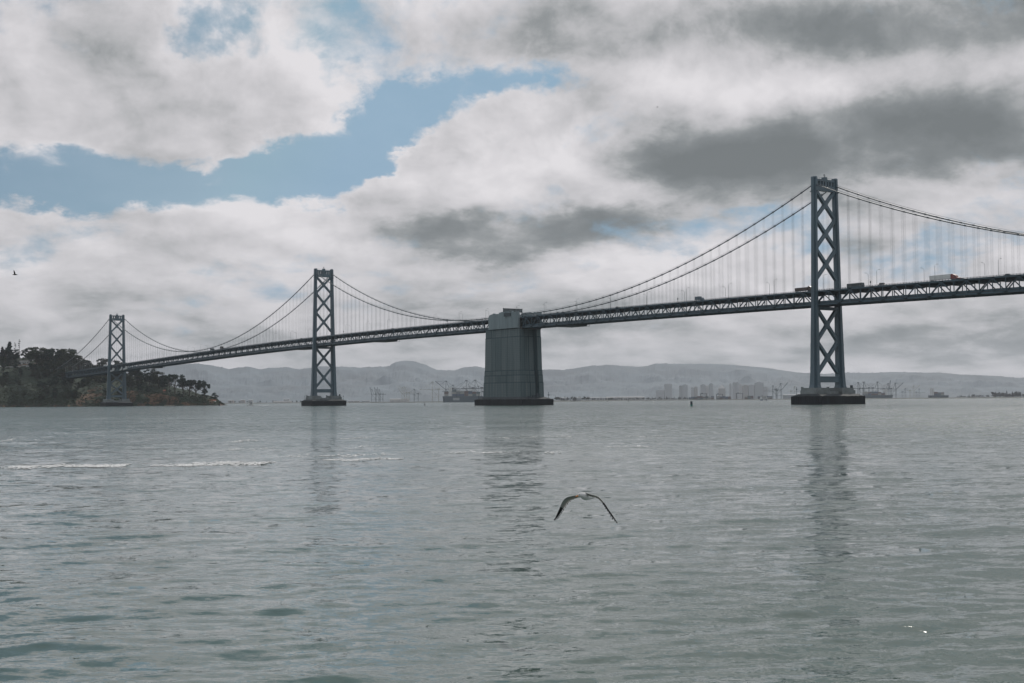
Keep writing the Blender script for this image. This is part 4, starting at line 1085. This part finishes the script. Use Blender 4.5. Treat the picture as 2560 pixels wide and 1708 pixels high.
def hills(name, dep, lower, rough, seed, label):
    V = []; F = []; cols = np.arange(-600, 3401, 3.0); rows = np.linspace(0, 1, 12)
    ra = [a for a, b in RID]; rb = [b for a, b in RID]; xs_ = np.interp(cols, ra, rb)
    for u in rows:
        for j, px in enumerate(cols):
            top = pt(px, xs_[j], dep+1500).z*(1-lower)
            nz = mn.fractal(Vector((px*.012, u*3.0, seed)), .8, 2.0, 6)
            prof = u**.8
            z = 2+(top-2)*prof + nz*rough*math.sin(math.pi*min(u, .999))*60
            if u > .99:
                z = top + (abs(mn.noise(Vector((px*.30, 0, seed))))*11 + mn.noise(Vector((px*.9, 0, seed+3)))*6)*(1 if mn.noise(Vector((px*.02, 5, seed))) > -.15 else .3) + lower*mn.fractal(Vector((px*.01, 0, seed)), .8, 2., 4)*180
            p = gp(px, dep+1500*u, 0); V.append((p.x, p.y, z))
    n = len(cols)
    for i in range(len(rows)-1):
        for j in range(n-1): F.append((i*n+j, i*n+j+1, (i+1)*n+j+1, (i+1)*n+j))
    me = bpy.data.meshes.new(name); me.from_pydata(V, [], F); me.materials.append(HILLM); struct(link(name, me))
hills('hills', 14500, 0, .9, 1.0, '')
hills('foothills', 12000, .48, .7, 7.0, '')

CR = {k: mat('crane_'+k, c, .7) for k, c in (('grey', (.10, .13, .14)), ('pale', (.38, .40, .38)), ('dark', (.05, .07, .08)))}
def crane(px, dep, h, boom_up, left, label, col, zg=3.0, base_col=None):
    """ship to shore gantry crane; h = apex height, boom_up = boom angle in degrees"""
    p = gp(px, dep, zg); rz = math.atan2(RH.y, RH.x) + (math.pi if left else 0)
    t = thing('container_crane', label, 'crane', p, rz, 'container cranes of the far port'); M_ = CR[col]
    hp = h*.60; wd = h*.24; k = h/80.0*1.6
    legs = []
    for x in (-wd, wd*.35):
        for y in (-9, 9):
            m = MB(); m.beam((x, y, 0), (x, y, hp), k, k); m.build('leg', M_, t)
    m = MB()
    for y in (-9, 9):
        m.beam((-wd, y, hp*.35), (wd*.35, y, hp*.35), k*.8, k*.8); m.beam((-wd, y, hp*.36), (wd*.35, y, hp), k*.5, k*.5)
    m.beam((wd*.35, -9, hp*.35), (wd*.35, 9, hp*.35), k, k*.8); m.beam((wd*.35, -9, hp), (wd*.35, 9, hp), k, k); m.build('portal_beam', M_, t)
    m = MB(); m.beam((-wd*2.1, -2.5, hp), (wd*.5, -2.5, hp), k*.8, k*1.1); m.beam((-wd*2.1, 2.5, hp), (wd*.5, 2.5, hp), k*.8, k*1.1); m.build('rear_girder', M_, t)
    m = MB(); m.box(-wd*1.3, -wd*.7, -4, 4, hp+k*.5, hp+h*.07); m.build('machinery_house', M_, t)
    m = MB()
    for y in (-5, 5): m.beam((wd*.35, y, hp), (wd*.3, y*.5, h), k*.8, k*.8); m.beam((-wd*.45, y, hp), (wd*.25, y*.4, h), k*.55, k*.55)
    m.box(wd*.05, wd*.55, -4, 4, h-k, h+k*.4); m.build('apex_frame', M_, t)
    L = h*.62; an = math.radians(boom_up); q = Vector((wd*.5, 0, hp)); e = q+Vector((math.cos(an)*L, 0, math.sin(an)*L))
    m = MB()
    for y in (-2.5, 2.5): m.beam(q+Vector((0, y, 0)), e+Vector((0, y, 0)), k*.8, k*1.15)
    m.build('boom', M_, t)
    m = MB(); m.tube([(wd*.3, 0, h), tuple(q+(e-q)*.55)], k*.22, 4); m.tube([(wd*.3, 0, h), tuple(q+(e-q)*.93)], k*.22, 4); m.tube([(wd*.25, 0, h), (-wd*2.0, 0, hp)], k*.25, 4)
    m.build('stay', M_, t)
    return t
# groups read left to right across the picture
crane(932, 6900, 62, 80, True, 'leftmost of three small cranes with booms straight up', 'grey')
crane(943, 6900, 62, 80, True, 'middle of three small cranes with booms straight up', 'grey')
crane(950, 6900, 62, 80, True, 'rightmost of three small cranes with booms straight up', 'grey')
crane(1008, 6300, 66, 58, True, 'front of two pale cranes with booms raised to the left', 'pale')
crane(1014, 6500, 70, 58, True, 'rear of two pale cranes with booms raised to the left', 'pale')
crane(1038, 6300, 58, 0, True, 'low crane standing between the raised pale cranes and the pale lowered one', 'grey')
crane(1085, 5700, 82, 0, True, 'pale tall crane with its boom lowered to the left over the container ship stern', 'pale')
crane(1119, 5250, 78, 40, True, 'crane with a long dark boom raised up to the left above the container ship', 'dark')
crane(1136, 5500, 66, 0, True, 'short dark crane behind the container ship', 'grey')
crane(1170, 5250, 80, 0, True, 'left of two tall twin cranes left of the anchorage', 'dark')
crane(1192, 5300, 82, 0, True, 'right of two tall twin cranes left of the anchorage', 'dark')
crane(1178, 5900, 62, 42, True, 'smaller crane with reddish raised boom between the twin cranes', 'grey')
crane(1199, 5800, 64, 0, True, 'smaller crane just left of the anchorage', 'grey')
crane(1935, 6400, 62, 0, True, 'low crane left of the long raised boom beside the right pier', 'grey')
crane(1950, 6200, 70, 48, False, 'crane with a long boom raised to the right left of the nearest tower', 'grey')
crane(1985, 6700, 60, 0, False, 'low crane just behind the left edge of the nearest pier', 'pale')
crane(2149, 6200, 72, 0, True, 'lowered crane at the stern of the right container ship near the pier', 'grey')
crane(2163, 6200, 74, 0, True, 'left of two lowered cranes over the right container ship', 'grey')
crane(2192, 6200, 74, 0, False, 'right of two lowered cranes over the right container ship', 'grey')
crane(2219, 6200, 66, 80, False, 'crane with its boom nearly straight up over the right ship bow', 'grey')
crane(2237, 6200, 68, 42, False, 'crane with boom raised at an angle just right of the right ship', 'grey')
crane(2262, 7200, 50, 0, False, 'small far crane left of the pair by the lone ship', 'grey')
crane(2283, 7000, 62, 46, False, 'far pale crane with raised boom left of the lone ship', 'pale')
crane(2297, 7200, 48, 0, False, 'small far crane with lowered boom near the lone ship', 'grey')
# container ships ------------------------------------------------
HULL = mat('ship_hull', (.03, .06, .08), .6); SUP = mat('ship_superstructure', (.5, .53, .53), .6)
CC = [mat('container_%s' % n, c, .7) for n, c in (('teal', (.05, .09, .10)), ('rust', (.085, .055, .05)), ('grey', (.13, .15, .16)), ('blue', (.04, .07, .12)), ('pale', (.22, .24, .23)))]
def ship(px0, px1, dep, hullh, toph, label, house_at, letters=None, seed=1):
    a = gp(px0, dep); b = gp(px1, dep); L = (b-a).length; c = (a+b)/2
    t = thing('container_ship', label, 'container ship', (c.x, c.y, 0), math.atan2((b-a).y, (b-a).x)); r = random.Random(seed); Wd = 40
    m = MB(); x0, x1 = -L/2, L/2
    m.prism([(x0+3, -Wd/2+4), (x0+10, -Wd/2), (x1-45, -Wd/2), (x1-12, -8), (x1-6, 0), (x1-12, 8), (x1-45, Wd/2), (x0+10, Wd/2), (x0+3, Wd/2-4)], -3, hullh,
            [(x0, -Wd/2+2), (x0+6, -Wd/2), (x1-35, -Wd/2), (x1-6, -6), (x1, 0), (x1-6, 6), (x1-35, Wd/2), (x0+6, Wd/2), (x0, Wd/2-2)])
    m.build('hull', HULL, t)
    bayw = 14.5; nb_ = int((L-24)/bayw)
    for i in range(nb_):
        xa = x0+6+i*bayw
        if xa < house_at*L+x0 < xa+bayw:
            m = MB(); m.box(xa+3, xa+bayw-3, -17, 17, hullh, toph+6); m.build('bridge_house', SUP, t); continue
        nh = int((toph-hullh)/2.7*r.uniform(.72, 1.0)*(.8 if i > nb_-4 else 1))
        for j in range(0, nh, 3):
            h_ = min(3, nh-j)*2.6
            m = MB(); m.box(xa+.3, xa+bayw-.6, -18.5, 18.5, hullh+.3+j*2.65, hullh+j*2.65+h_); m.build('container_block', CC[r.randrange(5)], t)
    return t, x0, L, Wd
t_, x0_, L_, Wd_ = ship(1107, 1222, 5000, 22, 47, 'large blue hulled container ship left of the concrete anchorage', .19, seed=3)
# pale block lettering on the hull, too far off to read: plain upright strokes, as in the photograph
PALE = mat('hull_lettering', (.6, .64, .64), .6)
for k in range(6):
    x = x0_+L_*.23+k*3.9; m = MB(); y = -Wd_/2-.12
    m.box(x, x+.9, y, y+.1, 8, 15.5); m.box(x+.9, x+3.0, y, y+.1, 14.2, 15.5)
    m.box(x+.9, x+3.0, y, y+.1, 8, 9.3)
    if k % 2: m.box(x+2.4, x+3.0, y+.01, y+.1, 9.3, 14.2)
    m.build('hull_letter', PALE, t_)
ship(2156, 2233, 6000, 16, 36, 'dark container ship loaded high to the right of the nearest pier', .78, seed=5)
ship(2323, 2373, 6300, 14, 40, 'lone blocky container ship seen end on in the haze at right', .1, seed=8)
# buildings of the far city -------------------------------------
def towerblock(px0, px1, ytop, dep, colr, label, kind='plain'):
    a = gp(px0, dep, 3); b = gp(px1, dep, 3); L = (b-a).length; H = pt((px0+px1)/2, ytop, dep).z-3
    c = (a+b)/2; t = thing('city_building', label, 'building', (c.x, c.y, 3), math.atan2((b-a).y, (b-a).x)); D = min(L, 34)
    m = MB(); m.box(-L/2, L/2, -D/2, D/2, 0, H if kind != 'pyramid' else H*.72); m.build('wall', colr, t)
    if kind == 'pyramid':
        m = MB(); m.add([(-L/2, -D/2, H*.72), (L/2, -D/2, H*.72), (L/2, D/2, H*.72), (-L/2, D/2, H*.72), (0, 0, H)], [(0, 1, 4), (1, 2, 4), (2, 3, 4), (3, 0, 4)]); m.build('roof', BL['white'], t)
    else:
        m = MB(); m.box(-L*.25, L*.25, -D*.25, D*.25, H, H+5); m.build('roof', colr, t)
    m = MB(); nfl = max(3, int(H/9))
    for k in range(nfl): m.box(-L/2+1.2, L/2-1.2, -D/2-.3, -D/2+.2, (H*.7 if kind == 'pyramid' else H)*(k+.35)/nfl, (H*.7 if kind == 'pyramid' else H)*(k+.75)/nfl)
    m.build('window_band', BL['glass'], t)
BL = {'grey': mat('bldg_hazed_grey', (.35, .38, .40), .8), 'dark': mat('bldg_hazed_dark', (.31, .35, .37), .8), 'white': mat('bldg_white', (.45, .46, .46), .8), 'tan': mat('bldg_tan', (.28, .27, .26), .8), 'glass': mat('bldg_glass', (.27, .31, .33), .6)}  # greys and darks lifted towards the haze, distance fading put into the colour
for (a, b, y, c, lab, kd) in ((1661, 1680, 961, 'grey', 'broad flat grey tower block at the left end of the hazy skyline', 'plain'), (1698, 1704, 965, 'dark', 'slim dark tower left of a wide dark one in the haze', 'plain'), (1705, 1719, 963, 'dark', 'wide dark tower block in the left part of the hazy skyline', 'plain'),
        (1728, 1735, 970, 'grey', 'low grey block just left of the tan tower', 'plain'), (1736, 1744, 968, 'tan', 'slim tan tower with a pale face in the hazy skyline', 'plain'), (1752, 1764, 962, 'dark', 'dark glass tower above the left dock gantry', 'plain'), (1765, 1771, 966, 'white', 'narrow pale tower between two dark glass towers', 'plain'), (1773, 1783, 960, 'dark', 'tall dark tower left of the pyramid roofed one', 'plain'),
        (1797, 1813, 961, 'tan', 'broad tower with a pale pyramid roof', 'pyramid'), (1824, 1829, 960, 'grey', 'slim grey tower right of the pyramid roofed one', 'plain'), (1832, 1839, 957, 'grey', 'left of twin tall towers with pale crowns', 'plain'), (1840, 1847, 957, 'grey', 'right of twin tall towers with pale crowns', 'plain'),
        (1849, 1855, 962, 'white', 'narrow white tower beside the twin tall towers', 'plain'), (1857, 1870, 964, 'tan', 'wide low grey block right of the twin towers', 'plain'), (1871, 1885, 963, 'grey', 'wide grey block with a flat roof near the big dark slab', 'plain'), (1887, 1909, 957, 'dark', 'biggest dark slab at the right end of the hazy skyline', 'plain'),
        (1910, 1919, 968, 'grey', 'lower grey block right of the biggest dark slab', 'plain'), (1640, 1660, 976, 'grey', 'low grey block left of the hazy skyline', 'plain')):
    towerblock(a, b, y, 10500, BL[c], lab, kd)
# sheds and container stacks along the shore
def shed(px0, px1, y0, dep, colr, label, name='warehouse', cat='warehouse'):
    a = gp(px0, dep, 2.5); b = gp(px1, dep, 2.5); L = (b-a).length; H = max(3, pt((px0+px1)/2, y0, dep).z-2.5); c = (a+b)/2
    t = thing(name, label, cat, (c.x, c.y, 2.5), math.atan2((b-a).y, (b-a).x)); m = MB(); m.box(-L/2, L/2, -12, 12, 0, H*.85); m.build('wall', colr, t)
    m = MB(); m.extr([(-12.5, H*.85), (12.5, H*.85), (0, H)], 'x', -L/2-1, L/2+1); m.build('roof', BL['white'] if colr is BL['white'] else BL['grey'], t)
    for k in range(max(2, int(L/28))):
        x = -L/2+L*(k+.5)/max(2, int(L/28)); m = MB(); m.box(x-3, x+3, -12.15, -11.9, 0, H*.5); m.build('door', BL['grey'], t)
for (a, b, y, dep, c, lab) in ((684, 728, 1003, 6700, 'white', 'long white shed on the far shore left of the middle tower'), (975, 1022, 997, 6500, 'white', 'long bright warehouse behind the raised pale cranes'), (710, 724, 997, 6900, 'grey', 'small grey shed above the long white shed'), (622, 632, 999, 6800, 'grey', 'pair of low grey sheds behind the motorboat'),
        (602, 612, 999, 6800, 'tan', 'tan shed left of the motorboat on the far shore'), (572, 584, 1000, 6800, 'tan', 'yellowish shed just right of the island point'), (1432, 1453, 994, 4900, 'grey', 'low shed with a pale roof right of the anchorage'), (1400, 1420, 994, 4900, 'grey', 'small shed nearest the anchorage on its right'), (1515, 1610, 992, 6800, 'white', 'very long white roofed warehouse beyond the tree line'),
        (1465, 1512, 993, 6600, 'grey', 'grey shed left of the very long white warehouse'), (870, 884, 1001, 6500, 'grey', 'low grey building right of the middle pier'), (886, 899, 1002, 6500, 'tan', 'low tan building right of the middle pier'), (905, 925, 1001, 6500, 'dark', 'dark low building left of the three small cranes'), (1992, 2000, 984, 6200, 'dark', 'dark block left behind the nearest pier'),
        (1958, 1992, 986, 6300, 'dark', 'long dark warehouse left of the nearest pier'), (2425, 2440, 990, 6400, 'grey', 'grey shed among trees near the right edge'), (2510, 2545, 988, 6400, 'grey', 'long grey shed among trees at the right edge')):
    shed(a, b, y, dep, BL[c], lab)
def stack(px0, px1, y0, dep, label, seed):
    a = gp(px0, dep, 3); b = gp(px1, dep, 3); L = (b-a).length; H = pt((px0+px1)/2, y0, dep).z-3; c = (a+b)/2; r = random.Random(seed)
    t = thing('container_stack', label, 'container stack', (c.x, c.y, 3), math.atan2((b-a).y, (b-a).x)); x = -L/2
    while x < L/2-12:
        h = max(1, int(H/2.6*r.uniform(.75, 1.0))); j = 0
        while j < h:
            k = min(h-j, r.randint(1, 3)); m = MB(); m.box(x, x+12.1, -6, 6, j*2.6, (j+k)*2.6-.1); m.build('container', CC[r.randrange(5)], t); j += k
        x += 12.8
stack(1722, 1790, 990, 6300, 'long low stack of containers under the left dock gantry', 1); stack(1792, 1830, 989, 6300, 'container stack between the two dock gantries', 2); stack(1862, 1890, 988, 6200, 'container stack right of the right dock gantry', 3); stack(1895, 1935, 988, 6200, 'container stack behind the white ferry', 4)
for px, lab in ((1759, 'left dock gantry standing over the container stacks'), (1849, 'right dock gantry standing over the container stacks'), (1799, 'faint middle dock gantry over the container stacks')):
    p = gp(px, 6250, 3); t = thing('dock_gantry', lab, 'gantry crane', p, math.atan2(RH.y, RH.x))
    h = 25 if px != 1799 else 22; w_ = 14
    for x in (-w_, w_):
        m = MB(); m.beam((x, -5, 0), (x, -5, h), 1.3, 1.3); m.beam((x, 5, 0), (x, 5, h), 1.3, 1.3); m.build('leg', CR['dark'], t)
    m = MB(); m.box(-w_-2, w_+2, -6, 6, h, h+2.2); m.build('beam', CR['dark'], t); m = MB(); m.box(-w_*.7, -w_*.2, -3, 3, h+2.2, h+5); m.build('trolley', CR['dark'], t)
# trees on the far shore
k_ = 0
for (a, b, n, hmin, hmax, dep, lab, grp) in ((1390, 1475, 16, 7, 15, 4860, 'small hazy tree on the low shore right of the anchorage', 'trees on the low shore by the anchorage'), (1478, 1530, 8, 7, 12, 5400, 'tiny hazy tree left of the long white warehouse', 'trees left of the long warehouse'), (1520, 1722, 48, 8, 14, 6650, 'small tree of the even row in front of the long white warehouse', 'row of shore trees'),
        (2480, 2640, 40, 14, 26, 6000, 'dark tree of the hazy grove at the right edge', 'grove at the right edge'), (2390, 2475, 16, 7, 15, 6100, 'small tree on the low shore right of the lone ship', 'shore trees right of the lone ship'), (570, 900, 26, 6, 12, 6750, 'tiny hazy tree on the shore behind the middle pier', 'far trees behind the middle pier')):
    for i in range(n):
        px = a+(b-a)*(i+random.uniform(.1, .9))/n; hh = random.uniform(hmin, hmax)
        tree('broad' if random.random() < .75 else 'cone', gp(px, dep+random.uniform(-30, 90), 3), hh/16, lab, grp, sxy=hh/16*random.uniform(1.0, 1.5), name='shore_tree')
# shingle breakwater in front
m = MB()
for k in range(60):
    px = 1600+k*6.2; p = gp(px, 5900, 0); m.frus(p.x, p.y, 14, 8, -.6, p.x, p.y, 11, 4, 1.3+random.uniform(-.3, .5))
tag(m.build('breakwater', mat('breakwater_rock', (.06, .065, .06), .95)), 'long low dark breakwater in front of the far city shore', 'breakwater')

# ------------------------------------------------------------------ boats and buoys
def motorboat():
    p = gp(627, 2000, 0); t = thing('motorboat', 'small white motorboat speeding left with a foaming wake beside the island point', 'motorboat', p, math.atan2(-RH.y, -RH.x))
    m = MB(); m.prism([(-4, -1.5), (2, -1.6), (5.2, 0), (2, 1.6), (-4, 1.5)], -.3, 1.3, [(-4.2, -1.8), (2.5, -1.9), (6.3, 0), (2.5, 1.9), (-4.2, 1.8)]); m.build('hull', WHT, t)
    m = MB(); m.extr([(-2.5, 1.3), (2.2, 1.3), (1.0, 2.9), (-2.3, 2.9)], 'y', -1.3, 1.3); c = m.build('cabin', SILV, t)
    m = MB(); m.box(-2.5, 1.1, -1.4, 1.4, 2.9, 3.1); m.box(-1.6, -.2, -.9, .9, 3.1, 4.6); m.build('flybridge', NAVY, c)
    V = MB(); r = random.Random(3)
    for k in range(60):
        x = -4-k*.55; ww = .6+k*.05; V.frus(x, r.uniform(-ww, ww)*.6, .7, .4, 0, x, r.uniform(-ww, ww)*.5, .3, .2, max(.12, .8-k*.013)*r.uniform(.5, 1))
    o = V.build('wake', FOAM, None, p); o.rotation_euler = (0, 0, math.atan2(-RH.y, -RH.x)); o['kind'] = 'stuff'; o['label'] = 'white wake foaming behind the motorboat'; o['category'] = 'wake'
motorboat()
def ferry():
    p = gp(1909.5, 3300, 0); t = thing('ferry', 'white catamaran ferry seen bow on between the green buoy and the nearest pier', 'ferry', p, math.atan2(-FH.y, -FH.x))
    for y in (-5.4, 5.4): m = MB(); m.prism([(-14, y-1.6), (9, y-1.6), (14, y), (9, y+1.6), (-14, y+1.6)], -.5, 2.6); m.build('hull', cm('ferry_blue', (.03, .07, .13)), t)
    m = MB(); m.box(-14, 9, -7.2, 7.2, 2.6, 5.6); m.build('lower_cabin', WHT, t)
    m = MB(); m.box(9, 9.15, -6.4, 6.4, 3.4, 4.8); m.box(5.02, 5.15, -5.2, 5.2, 6.8, 8.3); m.build('window_band', GLASS, t)
    m = MB(); m.box(-13, 5, -6.2, 6.2, 5.6, 9.0); m.build('upper_cabin', WHT, t)
    m = MB(); m.box(-12, 6, -6.6, 6.6, 9.0, 9.4); m.tube([(-2, 0, 9.4), (-2, 0, 14)], .18, 5); m.build('roof', WHT, t)
    m = MB(); m.box(10.5, 14.3, -3.4, 3.4, 0, .9); m.build('bow_spray', FOAM, t)
ferry()
GRN = mat('buoy_green', (.015, .16, .13), .5)
def buoy(px, dep, h, w_, label, colr, kind='cone'):
    p = gp(px, dep, 0); t = thing('buoy', label, 'buoy', p)
    m = MB(); n = 10
    m.tube([(0, 0, -.4), (0, 0, h*.32)], w_, 10); m.build('float', colr, t)
    m = MB()
    if kind == 'can': m.tube([(0, 0, h*.32), (0, 0, h)], w_*.98, 10); m.build('can_top', DARKM, t)
    else: m.tube([(0, 0, h*.32), (0, 0, h*.75), (0, 0, h)], [w_*.7, w_*.4, w_*.12], 8); m.build('tower', colr, t)
buoy(548.5, 1900, 6.5, 1.1, 'dark pointed buoy off the island point', BLK); buoy(1062, 1450, 2.8, .6, 'black bell buoy between the middle pier and the anchorage', BLK)
buoy(1728.5, 830, 2.9, .70, 'green can buoy between the anchorage and the nearest pier', GRN, 'can')
buoy(1518, 3400, 3, 1, 'left of two tiny dark buoys right of the anchorage', BLK); buoy(1571, 3000, 4.2, 1, 'right of two tiny dark buoys right of the anchorage', BLK)
buoy(1615, 4200, 3.2, 1.2, 'tiny dark buoy at the left end of the low breakwater', BLK)

# ------------------------------------------------------------------ birds
GW = mat('gull_white', (.62, .64, .64), .8); GG = mat('gull_grey', (.27, .29, .28), .8); GK = mat('gull_black', (.012, .014, .015), .7); GP = mat('gull_feather_pale', (.36, .33, .29), .8); GO = mat('gull_bill', (.60, .20, .02), .5)
def gull():
    dep = 26.0; K = dep/FPX/12.37     # metres per zoomed pixel of the study crop
    O = pt(1370+1150/12.37, 1210+390/12.37, dep)
    t = thing('seagull', 'white seagull gliding low over the water with long drooping wings', 'bird', O)
    def P(x, y, d=0.0): return RT*((x-1150)*K) + UP*((390-y)*K) + FW*d
    # body: ellipse sections along a curved spine from bill to tail
    spine = [(905, 325, 30, -.20), (935, 312, 52, -.185), (985, 305, 68, -.165), (1040, 320, 82, -.13), (1090, 355, 108, -.08), (1150, 388, 122, -.01), (1220, 410, 112, .07), (1290, 430, 88, .14), (1360, 452, 58, .20), (1430, 470, 34, .26), (1500, 482, 12, .32)]
    V = []; F = []; n = 16
    for i, (x, y, r, d) in enumerate(spine):
        wz = r*K; wd = wz*(1.0 if i < 8 else 1.5)
        c = P(x, y, d)
        nx = spine[min(i+1, len(spine)-1)]; pv = spine[max(i-1, 0)]
        ax = (P(nx[0], nx[1], nx[3])-P(pv[0], pv[1], pv[3])).normalized()
        a = ax.cross(UP).normalized(); b = a.cross(ax).normalized()
        for k in range(n):
            an = 2*math.pi*k/n; V.append(tuple(c+a*math.cos(an)*wd*.92+b*math.sin(an)*wz))
    for i in range(len(spine)-1):
        for k in range(n): F.append((i*n+k, i*n+(k+1) % n, (i+1)*n+(k+1) % n, (i+1)*n+k))
    F += [tuple(range(n)), tuple(range(len(V)-1, len(V)-n-1, -1))]
    me = bpy.data.meshes.new('body'); me.from_pydata(V, [], F); me.materials.append(GW); me.shade_smooth(); body = link('body', me, t)
    bs = body.modifiers.new('sub', 'SUBSURF'); bs.levels = 1; bs.render_levels = 2
    m = MB(); m.tube([P(918, 330, -.195), P(870, 338, -.225), P(838, 340, -.245), P(832, 356, -.248)], [24*K, 19*K, 13*K, 3*K], 8); m.build('bill', GO, body)
    for d in (-.065, .0):
        m = MB(); c = P(958, 300, -.175) + FW*(-58*K if d < 0 else 58*K); m.tube([c-RT*.006, c+RT*.006], .0075, 8); m.build('eye', GK, body)
    # tail: white fan with dark band and tucked feet
    for k in range(7):
        u = (k-3)/3.0; m = MB(); a = P(1400, 462, .23); b = P(1515-12*abs(u), 478, .33)+FW*u*.05+RT*(-.02*u)
        m.beam(a, b, .028, .006, side=tuple(FW)); m.build('tail_feather', GW if k not in (2, 3) else GK, t)
    # wings: lofted thin aerofoil between leading and trailing edges, dark outer half, separate flight feathers
    def wing(le, te, dps, cuts, name):
        N_ = 26
        def samp(pts, u):
            f = u*(len(pts)-1); i = min(int(f), len(pts)-2); q = f-i
            def cr(k):
                p0 = pts[max(i-1, 0)][k]; p1 = pts[i][k]; p2 = pts[i+1][k]; p3 = pts[min(i+2, len(pts)-1)][k]
                return .5*((2*p1)+(-p0+p2)*q+(2*p0-5*p1+4*p2-p3)*q*q+(-p0+3*p1-3*p2+p3)*q**3)
            return cr(0), cr(1)
        sec = []
        for i in range(N_+1):
            u = i/N_; a = samp(le, u); b = samp(te, u); d = float(np.interp(u, [0, .35, 1], dps))
            A_ = P(a[0], a[1], d-.02*(1-u)); B_ = P(b[0], b[1], d+.075*(1-u)+.01)
            sec.append((A_, B_))
        lo, hi = MB(), MB()
        # covert part: first 62% of the chord, with thickness and camber
        for (mbx, i0, i1) in ((lo, 0, int(N_*.62)), (hi, int(N_*.62), N_)):
            ch = 7; vs = []; fs = []
            for i in range(i0, i1+1):
                A_, B_ = sec[i]; c = B_-A_; nrm = c.cross(sec[min(i+1, N_)][0]-sec[max(i-1, 0)][0])
                nrm = nrm.normalized() if nrm.length > 1e-9 else UP
                if nrm.dot(UP) < 0: nrm = -nrm
                cov_ = .66
                for k in range(ch):
                    q = k/(ch-1); th_ = .014*(1-i/N_*.75)*math.sqrt(max(0, q*(1-q)))*2
                    vs.append(A_+c*q*cov_+nrm*(th_+.012*math.sin(q*3)))
                for k in range(ch):
                    q = k/(ch-1); vs.append(A_+c*q*cov_+nrm*(.012*math.sin(q*3)-.003))
            w_ = 2*ch
            for i in range(i1-i0):
                for k in range(ch-1):
                    fs.append((i*w_+k, i*w_+k+1, (i+1)*w_+k+1, (i+1)*w_+k)); fs.append((i*w_+ch+k+1, i*w_+ch+k, (i+1)*w_+ch+k, (i+1)*w_+ch+k+1))
                fs.append((i*w_, (i+1)*w_, (i+1)*w_+ch, i*w_+ch)); fs.append((i*w_+ch-1, i*w_+2*ch-1, (i+1)*w_+2*ch-1, (i+1)*w_+ch-1))
            mbx.add(vs, fs)
        wo = lo.build(name, GG, t, smooth=True); hi.build('wing_tip', GK, wo, smooth=True)
        # flight feathers
        nf = 22
        for k in range(nf):
            u = .03+.95*k/(nf-1); i = min(int(u*N_), N_-1); q = u*N_-i
            A_ = sec[i][0].lerp(sec[i+1][0], q); B_ = sec[i][1].lerp(sec[i+1][1], q); c = B_-A_
            tang = (sec[min(i+2, N_)][0]-sec[max(i-1, 0)][0]).normalized()
            L = 1.0+(.10 if k % 2 else -.02)+ (0.25 if k > nf-5 else 0)
            root = A_+c*.5; tip = A_+c*L+tang*c.length*(.18+.5*u*u)
            m = MB(); wf = .034*(1-.35*u); s1 = tang*wf*.5; mid = root.lerp(tip, .6); nn_ = c.cross(tang).normalized()*.0016
            vs = [root-s1, root+s1, mid+s1, tip, mid-s1]
            m.add([v+nn_ for v in vs]+[v-nn_ for v in vs], [(0, 1, 2, 3, 4), (9, 8, 7, 6, 5)]+[(j, 5+j, 5+(j+1) % 5, (j+1) % 5) for j in range(5)])
            m.build('flight_feather', (GW if u < .12 else GP) if u < .6 else GK, wo)
    wing([(1000, 330), (900, 368), (720, 405), (560, 470), (450, 610), (385, 780), (320, 940), (265, 1080), (208, 1222)],
         [(1030, 440), (930, 465), (830, 515), (715, 590), (610, 720), (520, 850), (440, 985), (340, 1115), (232, 1200)], (.02, .18, .42), None, 'wing')
    wing([(1090, 262), (1180, 275), (1320, 305), (1500, 350), (1600, 420), (1710, 540), (1830, 720), (1960, 900), (2095, 1128)],
         [(1160, 345), (1250, 365), (1360, 392), (1490, 415), (1580, 470), (1660, 580), (1775, 750), (1920, 960), (2080, 1120)], (-.02, -.18, -.42), None, 'wing')
gull()
def small_bird(px, py, dep, span_, label, lift):
    O = pt(px, py, dep); t = thing('flying_bird', label, 'bird', O)
    m = MB(); m.tube([(-.2*span_, 0, 0), (0, 0, .02), (.22*span_, 0, 0)], [.01*span_, .07*span_, .02*span_], 6); b = m.build('body', GK, t)
    for sg in (-1, 1):
        m = MB(); m.prism([(-.05*span_, 0), (.08*span_, 0), (.02*span_, .24*span_), (-.1*span_, .5*span_), (-.08*span_, .22*span_)][::1], -.006, .006)
        w_ = m.build('wing', GK, t); w_.rotation_euler = (math.radians(lift)*1, 0, 0) if sg > 0 else (math.radians(180-lift), 0, 0)
    t.rotation_euler = (0, 0, math.atan2(RH.y, RH.x)+.4); return t
small_bird(37, 687, 130, 1.1, 'tiny dark bird flying in the sky above the island', 55); small_bird(1643, 268, 260, .9, 'tiny dark bird high in the clouds at upper right', 10)


# ------------------------------------------------------------------ haze
HZ = bpy.data.materials.new('haze_air'); HZ.use_nodes = True; hn = NT(HZ.node_tree); hn.n.clear()
ho = hn.node('ShaderNodeOutputMaterial'); pv = hn.node('ShaderNodeVolumePrincipled')
pv.inputs['Color'].default_value = (.86, .91, 1.0, 1); pv.inputs['Density'].default_value = 2.6e-5; pv.inputs['Anisotropy'].default_value = 0.2
hn.l.new(pv.outputs[0], ho.inputs['Volume'])
m = MB(); q = [CAM+FH*a+RH*b for a, b in ((-300, -9000), (20000, -14000), (20000, 14000), (-300, 9000))]
m.hexa([(p.x, p.y, -8) for p in q][::-1]+[(p.x, p.y, 640) for p in q][::-1])
hz = m.build('haze', HZ); hz['kind'] = 'stuff'; hz['label'] = 'thin pale haze over the bay'; hz['category'] = 'haze'
